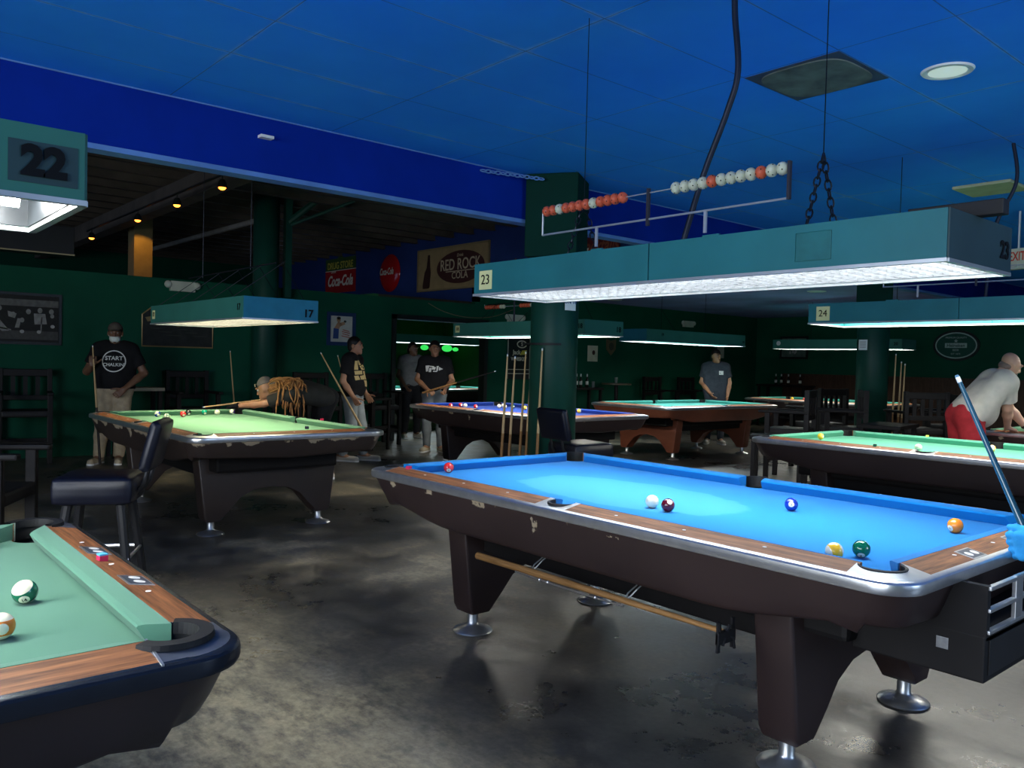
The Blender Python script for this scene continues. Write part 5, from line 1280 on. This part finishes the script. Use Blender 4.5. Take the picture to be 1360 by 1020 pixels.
    if cap:
        G = Field(hc-.26*s, hc+.26*s, h*.9); G.ell(hp(0, -.014, .045), (.086*s, .104*s, .092*s), HB, .01); G.plane(hp(0, 0, .045), -u if cap.get('flip') else -u)
        o = obj('cap', G.mesh('cap'), cap['m'], t)
        bw = -1 if cap.get('back') else 1
        G = Field(hc-.3*s, hc+.3*s, h*.7); G.ell(hp(0, bw*.115, .040), (.068*s, .075*s, .010*s), HB, .005); obj('visor', G.mesh('visor'), cap['m'], o)
        if cap.get('strap'):
            bm = BM(); tube(bm, [hp(-.045, .083, .058), hp(-.02, .090, .085), hp(.02, .090, .085), hp(.045, .083, .058)], .006*s, 6); obj('strap', bm, cap['strap'], o)
    if mask:
        G = Field(hc-.2*s, hc+.2*s, h*.7); G.ell(hp(0, .046, -.066), (.063*s, .073*s, .054*s), HB, .02); G.plane(hp(0, 0, -.038), u); G.plane(hp(0, .015, 0), -f)
        o = obj('face_mask', G.mesh('face_mask'), mask, t)
        bm = BM()
        for sx in (-1, 1): tube(bm, [hp(sx*.060, .03, -.05), hp(sx*.082, -.01, -.01)], .003*s, 5)
        obj('ear_loop', bm, mask, o)
    # --- clothes
    if shirt:
        G = Field(lo, hi, h); e = .016; torso(G, e)
        for q in 'RL':
            s_, e_, w_ = P['s'+q], P['e'+q], P['w'+q]
            if long_sleeve: G.cap(s_, e_, .058*b+e*.8, .048*b+e*.8, .03); G.cap(e_, e_*(1-sleeve)+w_*sleeve, .047*b+e*.7, .038*b+e*.7, .02, flat=True)
            else: G.cap(s_, s_*(1-sleeve)+e_*sleeve, .060*b+e*.8, .056*b+e*1.1, .03, flat=True)
        hz = P['pelvis']+axis*(hem-.95)
        G.plane(hz, -axis); G.carve(P['neck']+axis*.055+fwd*.01, (.068*b, .066*b, .055*b), np.array([rgt, fwd, axis]))
        so = obj('shirt', G.mesh('shirt'), shirt, t)
    else: so = None
    if pants:
        G = Field(lo, hi, h); e = .013
        for q in 'RL': G.cap(P['h'+q]+(P['h'+q]-P['pelvis'])*.12+axis*.05, P['h'+q], .100*b+e, .098*b+e, .05)
        G.cap(P['pelvis']+axis*.04, P['pelvis']-V3(0, 0, .02), .112*b+e, .10*b+e, .05)
        if short:
            for q in 'RL': G.cap(P['h'+q], P['h'+q]*.05+P['k'+q]*.95, .10*b+e, .086*b+e, .04, flat=True)
        else: legs(G, e, end='ankle')
        G.plane(P['pelvis']+axis*.10, axis)
        obj('trousers' if not short else 'shorts', G.mesh('trousers'), pants, t)
    if shoes:
        for q in 'RL':
            A_, T_ = P['a'+q].copy(), P['t'+q].copy(); d_ = unit((T_-A_)*V3(1, 1, 0)); z0 = A_[2]-.085*s
            G = Field(np.minimum(A_, T_)-.16, np.maximum(A_, T_)+.16, h*.75); heel = A_*V3(1, 1, 0)+V3(0, 0, z0)-d_*.045*s; toe = T_*V3(1, 1, 0)+V3(0, 0, z0)+d_*.055*s
            G.cap(heel+V3(0, 0, .045), toe+V3(0, 0, .036), .044*s, .041*s, .02); G.cap(heel+d_*.03+V3(0, 0, .06), A_+V3(0, 0, .005), .045*s, .048*s, .02, flat=True)
            G.plane((0, 0, z0+.012), (0, 0, -1)); o = obj('shoe', G.mesh('shoe'), shoes, t)
            bm = BM(); n_ = V3(-d_[1], d_[0], 0); pts = []
            for k in range(20):
                a = 2*PI*k/20; c_ = (heel if math.cos(a) < 0 else toe); pts.append(tuple((c_+(d_*math.cos(a)+n_*math.sin(a))*.045*s)[:2]))
            prism(bm, pts, 'z', z0+.002, z0+.022); obj('sole', bm, sole or M_white, o)
    if gloves:
        q = gloves['side']; a = hd[q]; w_ = P['w'+q]; G = Field(w_-.22, w_+.22, .004)
        hand(G, w_, a['d'], a['n'], a['t'], a.get('curl', (.35, .4, .45, .5)), s*1.04, a.get('thumb', .6), infl=.0025, ts=a.get('ts', .75)); G.cap(w_-a['d']*.05, w_, .030*b, .030*b, .01, flat0=True)
        obj('glove', G.mesh('glove'), gloves['m'], t)
    return t, so, P, dict(axis=axis, rgt=rgt, fwd=fwd, hp=hp, b=b)
SK_tan = skin('tan_skin', (.34, .165, .085)); SK_warm = skin('warm_skin', (.40, .20, .11)); SK_dark = skin('brown_skin', (.17, .085, .048)); SK_light = skin('light_skin', (.46, .26, .18))
H_black = plain('black_hair', (.010, .008, .007), .5, 0, .2, 40); H_dark = plain('dark_hair', (.018, .012, .010), .5, 0, .2, 40); H_grey = plain('grey_stubble', (.16, .11, .085), .7, 0, .2, 40)
F_black = fabric('black_tee', (.010, .010, .011)); F_grey = fabric('charcoal_tee', (.035, .040, .050)); F_lgrey = fabric('grey_tee', (.19, .19, .18)); F_khaki = fabric('khaki_cloth', (.40, .32, .21)); F_denim = denim('grey_denim', (.16, .18, .19)); F_denim2 = denim('washed_denim', (.22, .25, .26))
F_white = fabric('off_white_tee', (.46, .43, .37), .08); F_red = fabric('red_shorts', (.30, .022, .028)); F_blue = fabric('blue_sleeve', (.03, .10, .25)); M_shoeW = plain('white_shoe', (.55, .52, .45), .6); M_shoeT = plain('tan_shoe', (.38, .32, .22), .7); M_print = plain('white_print', (.62, .62, .58), .7); M_printY = plain('gold_print', (.55, .42, .18), .7)
def chest_plane(P, fr, up, out, side=0.0, tilt=0.0):
    a, r, f = fr['axis'], fr['rgt'], fr['fwd']; o = P['chest']+a*up+f*out+r*side
    return frame4((r*math.cos(tilt)-f*math.sin(tilt)).tolist() if False else (-r).tolist(), a.tolist(), o.tolist())
def print_on(so, me_or_pts, mat, name, P, fr, up, side=0.0):
    """lay a flat print onto the shirt front by dropping it along the chest's forward axis"""
    a, r, f = fr['axis'], fr['rgt'], fr['fwd']
    from mathutils.bvhtree import BVHTree
    bv = BVHTree.FromPolygons([v.co.copy() for v in so.data.vertices], [list(p.vertices) for p in so.data.polygons])
    me = me_or_pts
    bmx = BM(); bmx.from_mesh(me)
    if len(bmx.faces): bmesh.ops.triangulate(bmx, faces=bmx.faces)
    for it in range(2):
        es = [e for e in bmx.edges if e.calc_length() > .03]
        if es: bmesh.ops.subdivide_edges(bmx, edges=es, cuts=1)
    for v in bmx.verts:
        o = P['chest']+a*(up+v.co.y)-r*(v.co.x-side)*1.0+f*.5
        hit = bv.ray_cast(Vector(o), Vector(-f))
        v.co = (hit[0]+Vector(f)*.003) if hit[0] else Vector(o-f*.36)
    return obj(name, bmx, mat, so)
def poly_mesh(polys):
    bm = BM()
    for p in polys: bm.faces.new([bm.verts.new((x, y, 0)) for x, y in p])
    me = bpy.data.meshes.new('p'); bm.to_mesh(me); bm.free(); return me
def ring_mesh(ro, ri, n=40):
    bm = BM(); A = [bm.verts.new((ro*math.cos(2*PI*k/n), ro*math.sin(2*PI*k/n), 0)) for k in range(n)]; C = [bm.verts.new((ri*math.cos(2*PI*k/n), ri*math.sin(2*PI*k/n), 0)) for k in range(n)]
    for k in range(n): bm.faces.new([A[k], A[(k+1) % n], C[(k+1) % n], C[k]])
    me = bpy.data.meshes.new('r'); bm.to_mesh(me); bm.free(); return me

# 1  man with a face mask, standing behind the worn green table (faces the camera)
a1 = math.atan2(-2.87, 11.0)-PI/2
t, so, P, fr = person((-11.0, 2.87, 0), a1-.10, 'standing person in black t-shirt, khaki trousers, cap and white face mask holding a cue', dict(
    eR=(.31, .02, 1.14), wR=(.235, .20, 1.22), eL=(-.33, -.02, 1.13), wL=(-.12, .20, .93), kR=(.13, .05, .5), aR=(.17, .0, .085), tR=(.22, .14, .03), aL=(-.05, -.02, .085), kL=(-.09, .04, .5), tL=(-.06, .14, .03), head=(0, .03, 1.62)),
    (.0, 1, -.08), 1.12, .015, SK_dark, F_black, F_khaki, M_shoeT, H_black, sleeve=.68, hem=.93, S=1.005, cap=dict(m=fabric('grey_brown_cap', (.085, .07, .055))), mask=fabric('white_mask', (.62, .66, .60), .05),
    hands=dict(R=dict(d=(-.15, .25, .9), n=(0, 1, -.2), t=(-1, 0, 0), curl=(1.0, 1.0, 1.0, 1.0)), L=dict(d=(.6, .35, -.55), n=(.1, -1, 0), t=(.3, 0, .9), curl=(.9, .9, .9, .9))), sole=M_white)
print_on(so, ring_mesh(.135, .122), M_print, 'shirt_print', P, fr, .0); print_on(so, text_mesh('START', .068, None, .02, ext=0), M_print, 'shirt_print', P, fr, .035); print_on(so, text_mesh("CHALKIN'", .055, None, .02, ext=0), M_print, 'shirt_print', P, fr, -.045)
def wpt(t, p): return t.matrix_world @ Vector(p) if False else (Matrix.Translation(t.location) @ t.rotation_euler.to_matrix().to_4x4()) @ Vector(p)
cue(wpt(t, (.222, .27, 1.47)), wpt(t, (.12, .30, .02)), 'cue held upright by the masked man in the black t-shirt', dark=True, fat=1.1)

# 2  long-haired woman leaning over the far rail of the worn green table (joints given in world offsets)
o = V3(-7.62, 4.12, 0)
def W(*p): return tuple(V3(*p)-o)
F_dk = fabric('dark_grey_shirt', (.030, .030, .026)); cp = dict(m=fabric('grey_cap', (.15, .13, .115)), strap=plain('cap_strap', (.45, .38, .26), .6), back=True)
hdp = V3(-8.36, 3.68, 1.035); fw = unit(V3(-.72, -.58, -.36))
t, so, P, fr = person(tuple(o), 0, 'woman in grey backward cap and dark shirt bending over the green table to shoot', dict(
    pelvis=W(-8.28, 4.34, .96), chest=W(-8.25, 4.04, 1.055), neck=W(-8.28, 3.82, 1.03), head=W(*hdp), sR=W(-8.44, 3.88, 1.02), sL=W(-8.10, 3.84, .985), eR=W(-8.62, 4.08, 1.10), wR=W(-8.52, 4.26, .98),
    eL=W(-8.28, 3.63, .885), wL=W(-8.56, 3.44, .848), hR=W(-8.37, 4.35, .94), hL=W(-8.19, 4.34, .94), kR=W(-8.42, 4.30, .5), kL=W(-8.24, 4.24, .50), aR=W(-8.43, 4.46, .085), aL=W(-8.26, 4.30, .085), tR=W(-8.45, 4.31, .03), tL=W(-8.28, 4.15, .03)),
    tuple(fw), .92, 0, SK_warm, F_dk, fabric('black_trousers', (.012, .012, .013)), M_shoeW, plain('auburn_hair', (.34, .15, .045), .55, 0, .3, 30), sleeve=.80, hem=.88, cap=cp, hairstyle=None,
    hands=dict(L=dict(d=(-.9, -.3, -.28), n=(0, -.2, -1), t=(-.3, .6, .5), curl=(.25, .3, .35, .4)), R=dict(d=(-.7, -.1, .1), n=(0, -1, .2), t=(0, 0, 1), curl=(1.0, 1.0, 1.0, 1.0))), gloves=dict(side='L', m=fabric('black_glove', (.012, .012, .014))))
bm = BM(); rnd = random.Random(3); hp = fr['hp']; HA = MATS['auburn_hair']
for k in range(150):
    a = rnd.uniform(-1, 1); b0 = hp(a*.065, -.06+rnd.uniform(-.03, .05), rnd.uniform(-.06, .035)); L1 = rnd.choice((.04, .08, .14, .22, .30))*rnd.uniform(.7, 1.2); back = V3(.34, .36, .05)*rnd.uniform(.5, 1.05); side = V3(.30, -.62, 0)*rnd.uniform(-.25, .28)
    p1 = b0+back*.35+V3(0, 0, rnd.uniform(.03, .07)); p2 = b0+back*.62+side*.45+V3(0, 0, rnd.uniform(.0, .06)); p3 = p2+V3(.03, 0, -L1*.5)+side*.15; p4 = p3+V3(rnd.uniform(-.05, .05), rnd.uniform(-.03, .03), -L1*.5)
    p2 = p2+V3(rnd.uniform(-.03, .03), rnd.uniform(-.03, .03), 0); tube(bm, smooth_path([b0, p1, p2, p3, p4], 4), [.008]*4+[.0095]*8+[.0075]*3+[.004]+[.002], 5)
for v in bm.verts: pass
ho = obj('long_hair', bm, HA, t, smooth=True)
cue((-8.61, 3.10, .835), (-8.50, 4.52, 1.005), 'cue levelled across the far rail by the leaning woman', fat=1.1, dark=True)

# 3  man in profile with gold print shirt
a3 = math.atan2(.76, .65)-PI/2
t, so, P, fr = person((-9.83, 5.56, 0), a3-.15, 'standing person seen from the side in black t-shirt with gold print holding a cue', dict(
    eR=(.23, -.06, 1.12), wR=(.22, .10, .90), eL=(-.24, 0, 1.12), wL=(-.2, .14, .93), kR=(.11, .03, .5), aR=(.10, -.10, .085), tR=(.12, .06, .03), aL=(-.10, .14, .085), kL=(-.1, .1, .5), tL=(-.10, .30, .03)),
    (0, 1, 0), 1.04, .01, SK_warm, F_black, F_denim2, M_shoeW, H_black, sleeve=.66, hem=.91, S=.965, hands=dict(R=dict(d=(-.05, .5, -.85), n=(-1, .2, 0), t=(0, 1, .2), curl=(1, 1, 1, 1))))
print_on(so, poly_mesh([[(-.10, .15), (-.03, .15), (-.035, .03), (-.10, .03)], [(-.02, .16), (.04, .15), (.05, .10), (.0, .09)], [(.0, .08), (.09, .10), (.09, .03), (.02, .03)], [(-.10, .015), (.03, .02), (.03, -.03), (-.09, -.035)], [(-.10, -.05), (-.04, -.045), (-.03, -.10), (-.09, -.11)], [(-.02, -.05), (.06, -.04), (.06, -.10), (-.02, -.10)], [(.045, .015), (.10, .01), (.11, -.10), (.07, -.10)], [(.03, -.11), (.11, -.115), (.12, -.20), (.05, -.19)]]), M_printY, 'shirt_print', P, fr, -.02, .085)
cue(wpt(t, (.42, -.30, 1.46)), wpt(t, (.20, .30, .32)), 'cue sloping past the shoulder of the man seen from the side', fat=1.1, buttm=M_maple)

# 4  man in black t-shirt behind the royal blue table
a4 = math.atan2(-7.19, 10.23)-PI/2
t, so, P, fr = person((-10.25, 7.20, 0), a4-.1, 'standing person in black t-shirt with white chest print holding a cue at the blue table', dict(
    eR=(.27, .0, 1.13), wR=(.07, .22, .97), eL=(-.28, .02, 1.12), wL=(-.20, .24, 1.02), aR=(.10, 0, .085), tR=(.14, .15, .03), aL=(-.12, .02, .085), tL=(-.19, .16, .03)),
    (-.25, 1, -.15), 1.0, .0, SK_tan, F_black, F_denim, M_shoeT, H_black, sleeve=.66, hem=.90, S=.97,
    hands=dict(R=dict(d=(-.55, .6, -.2), n=(-.3, -.3, -1), t=(.2, .6, .5), curl=(1, 1, 1, 1)), L=dict(d=(.1, .6, -.7), n=(.8, -.3, 0), t=(0, .6, .6), curl=(1, 1, 1, 1))))
print_on(so, poly_mesh([[(-.13, .045), (-.07, .05), (-.09, -.04), (-.12, -.045)], [(-.07, .045), (.0, .04), (.0, .025), (-.07, .03)], [(-.07, .01), (-.03, .015), (-.04, -.05), (-.08, -.05)], [(-.02, .03), (.03, .025), (.02, -.015), (-.03, -.01)], [(-.01, -.03), (.05, -.03), (.05, -.045), (-.01, -.045)], [(.04, .04), (.07, .045), (.06, -.03), (.04, -.03)], [(.075, .03), (.135, .0), (.075, -.025)]]), M_print, 'shirt_print', P, fr, .03)
cue(wpt(t, (-.95, .62, 1.26)), wpt(t, (.16, .27, .90)), 'cue held slanting across the body of the man with a white shirt print', fat=1.1, shaftm=M_buttD, buttm=M_butt)
# 5  person in a grey t-shirt behind him
t, so, P, fr = person((-12.3, 8.15, 0), a4+.35, 'person in grey t-shirt standing behind the man with the white shirt print', dict(eL=(-.26, -.05, 1.13), wR=(.18, .18, .95)),
    (-.5, 1, 0), 1.0, 0, SK_dark, F_lgrey, fabric('dark_trousers', (.02, .02, .022)), M_shoeW, H_black, S=.98, sleeve=.6, hem=.9)
# 6  man in charcoal t-shirt behind the table with orange legs
a6 = math.atan2(-12.4, 8.87)-PI/2
t, so, P, fr = person((-8.95, 12.52, 0), a6+.10, 'person in charcoal t-shirt with small chest label looking right behind the orange table', dict(
    eR=(.25, -.02, 1.13), wR=(.10, .20, .93), eL=(-.25, -.0, 1.13), wL=(-.21, .13, .90)), (-.65, 1, -.12), .98, 0, SK_tan, F_grey, F_grey, M_shoeW, H_dark, sleeve=.68, hem=.88, S=.99)
bmx = BM(); bmx.faces.new([bmx.verts.new(p) for p in ((-.04, -.035, 0), (.04, -.035, 0), (.04, .035, 0), (-.04, .035, 0))]); mm = bpy.data.meshes.new('l'); bmx.to_mesh(mm); bmx.free(); print_on(so, mm, M_print, 'shirt_label', P, fr, .04, -.085)
# 7  bald man leaning on the right-hand table
o = V3(-3.15, 8.52, 0)
t, so, P, fr = person(tuple(o), 0, 'bald bearded person in off-white t-shirt and red shorts leaning on the brown table', dict(
    pelvis=W(-3.25, 8.68, .99), chest=W(-3.12, 8.84, 1.22), neck=W(-3.03, 8.94, 1.39), head=W(-2.965, 9.01, 1.485), sR=W(-2.91, 8.80, 1.31), sL=W(-3.17, 9.05, 1.32), eR=W(-2.95, 8.93, 1.06), wR=W(-3.02, 9.15, .862),
    eL=W(-3.02, 9.14, 1.07), wL=W(-2.88, 9.26, .862), hR=W(-3.18, 8.62, .97), hL=W(-3.32, 8.75, .97), kR=W(-3.12, 8.66, .52), kL=W(-3.29, 8.79, .52), aR=W(-3.19, 8.58, .085), aL=W(-3.36, 8.72, .085), tR=W(-3.09, 8.69, .03), tL=W(-3.26, 8.83, .03)),
    (.66, .60, -.45), 1.12, .05, SK_light, F_white, F_red, M_shoeW, H_grey, sleeve=.70, hem=.93, short=True, hairstyle='stubble', beard=True,
    hands=dict(R=dict(d=(.3, .85, -.3), n=(0, .2, -1), t=(-.9, .3, 0), curl=(.35, .35, .35, .35)), L=dict(d=(.75, .55, -.25), n=(0, .2, -1), t=(.5, -.8, 0), curl=(.2, .2, .2, .2))))
bm = BM(); lathe(bm, [(.036, -.012), (.038, 0), (.036, .012)], 18, cap=False); q = Vector(P['wL']-P['eL']).to_track_quat('Z', 'Y').to_matrix().to_4x4(); bmesh.ops.transform(bm, matrix=Matrix.Translation(P['wL']-.03*unit(P['wL']-P['eL'])) @ q, verts=bm.verts); obj('wrist_band', bm, M_black, t)
# 8  player beyond the right edge: only a gloved hand and the cue reach into the photo
o = V3(-.42, 3.42, 0)
gl = fabric('bright_blue_glove', (.03, .28, .62))
t, so, P, fr = person(tuple(o), 0, 'player at the right edge, only a bright blue gloved hand holding a cue', dict(
    sR=W(-.50, 3.55, 1.40), sL=W(-.40, 3.22, 1.38), eL=W(-.64, 3.04, 1.08), wL=W(-.850, 3.0025, .845), eR=W(-.55, 3.75, 1.12), wR=W(-.62, 3.68, .90), chest=W(-.42, 3.40, 1.27), neck=W(-.42, 3.40, 1.46), head=W(-.46, 3.39, 1.61), pelvis=W(-.40, 3.42, .95),
    hR=W(-.41, 3.51, .93), hL=W(-.39, 3.33, .93), kR=W(-.43, 3.53, .5), kL=W(-.41, 3.30, .5), aR=W(-.38, 3.54, .085), aL=W(-.36, 3.28, .085), tR=W(-.53, 3.57, .03), tL=W(-.51, 3.25, .03)),
    (-1, -.2, -.3), 1.0, 0, SK_warm, F_blue, F_denim, M_shoeW, H_black, S=1.0, sleeve=.85, hem=.9, long_sleeve=True, gloves=dict(side='L', m=gl), hands=dict(L=dict(d=(-.9, -.1, -.2), n=(0, 1, 0), t=(0, 0, 1), curl=(.95, 1.0, 1.0, 1.05), thumb=1.0, ts=.30)))
cue((-1.165, 3.03, 1.377), (-.563, 3.03, .05), 'dark teal cue with white tip held by the blue glove at the right edge', shaftm=M_bluecue, buttm=M_buttD, fat=1.15)
# ------------------------------------------------------------------ light, camera, look
def area(name, loc, target, sx, sy, e, col):
    L = bpy.data.lights.new(name, 'AREA'); L.shape = 'RECTANGLE'; L.size = sx; L.size_y = sy; L.energy = e; L.color = col
    o = bpy.data.objects.new(name, L); COL.objects.link(o); o.location = loc; o.rotation_euler = (Vector(target)-Vector(loc)).to_track_quat('-Z', 'Z').to_euler(); return o
area('window_daylight', (3.88, 4.5, 1.68), (-2, 4.5, 1.4), 6.9, 1.8, 150, (.62, .80, 1.0))
area('storefront_daylight', (-.4, -5.97, 1.68), (-.6, 4, 1.6), 7.5, 2.1, 310, (.86, .93, 1.0))
w = bpy.data.worlds.new('World'); SC.world = w; w.use_nodes = True
w.node_tree.nodes['Background'].inputs[0].default_value = (.45, .62, 1.0, 1); w.node_tree.nodes['Background'].inputs[1].default_value = .6
cd = bpy.data.cameras.new('camera'); cam = bpy.data.objects.new('camera', cd); COL.objects.link(cam); SC.camera = cam
F_PX = 1087.76; pit, rol, yaw, hh = -.025386, .02542, .864009, 1.3791
cd.sensor_fit = 'HORIZONTAL'; cd.sensor_width = 36; cd.lens = F_PX/1360*36; cd.clip_start = .05; cd.clip_end = 200
Fv = Vector((-math.sin(yaw)*math.cos(pit), math.cos(yaw)*math.cos(pit), math.sin(pit))); Rv = Vector((math.cos(yaw), math.sin(yaw), 0)); Uv = Rv.cross(Fv)
R2 = Rv*math.cos(rol)+Uv*math.sin(rol); U2 = -Rv*math.sin(rol)+Uv*math.cos(rol)
M = Matrix.Identity(4)
for i in range(3): M[i][0] = R2[i]; M[i][1] = U2[i]; M[i][2] = -Fv[i]; M[i][3] = (0, 0, hh)[i]
cam.matrix_world = M
vs = SC.view_settings; vs.view_transform = 'Standard'; vs.look = 'None'; vs.gamma = 1.0; vs.exposure = 1.0; vs.use_curve_mapping = False

# ------------------------------------------------------------------ GROUPS of repeated things
def near_table(o):
    best = min((t for t in bpy.data.objects if t.get('category') == 'pool table'), key=lambda t: (t.location-o.location).xy.length)
    return {T23: 'bright blue table', T22: 'foreground green table', T17: 'worn green table', T18: 'royal blue table', T24: 'table behind the blue one', T20: 'far table', T19: 'table with orange legs', T25: 'brown table at the right', TAN: 'table in the next room'}[best]
for o in bpy.data.objects:
    if o.parent or 'category' not in o: continue
    c = o['category']
    if c == 'ball': o['group'] = 'pool balls on the '+near_table(o)
    elif c == 'pool table': o['group'] = 'pool tables of the hall'
    elif c == 'billiard lamp': o['group'] = 'teal lamps over the pool tables'
    elif c == 'chalk': o['group'] = 'chalk cubes on the rails'
    elif c == 'chair': o['group'] = 'dark wooden spectator chairs'
    elif c == 'bar stool': o['group'] = 'dark blue bar stools'
    elif c == 'bottle': o['group'] = 'bottles on the far ledge' if o.location.y > 15 else 'bottles on the dark ledge'
    elif c == 'track lamp': o['group'] = 'amber track lamps under the roof'
    elif c == 'lamp': o['group'] = 'green lamps in the next room'
    elif c == 'emergency light': o['group'] = 'white emergency lights on the green wall'
    elif c == 'score counter': o['group'] = 'score racks above the lamps'
    elif c == 'pool cue':
        l = o['label']
        o['group'] = 'house cues at the thick column' if 'thick column' in l else 'cues at the far column' if 'far green column' in l else 'cues in the next room' if 'next room' in l else 'cues in use or leaning by players'
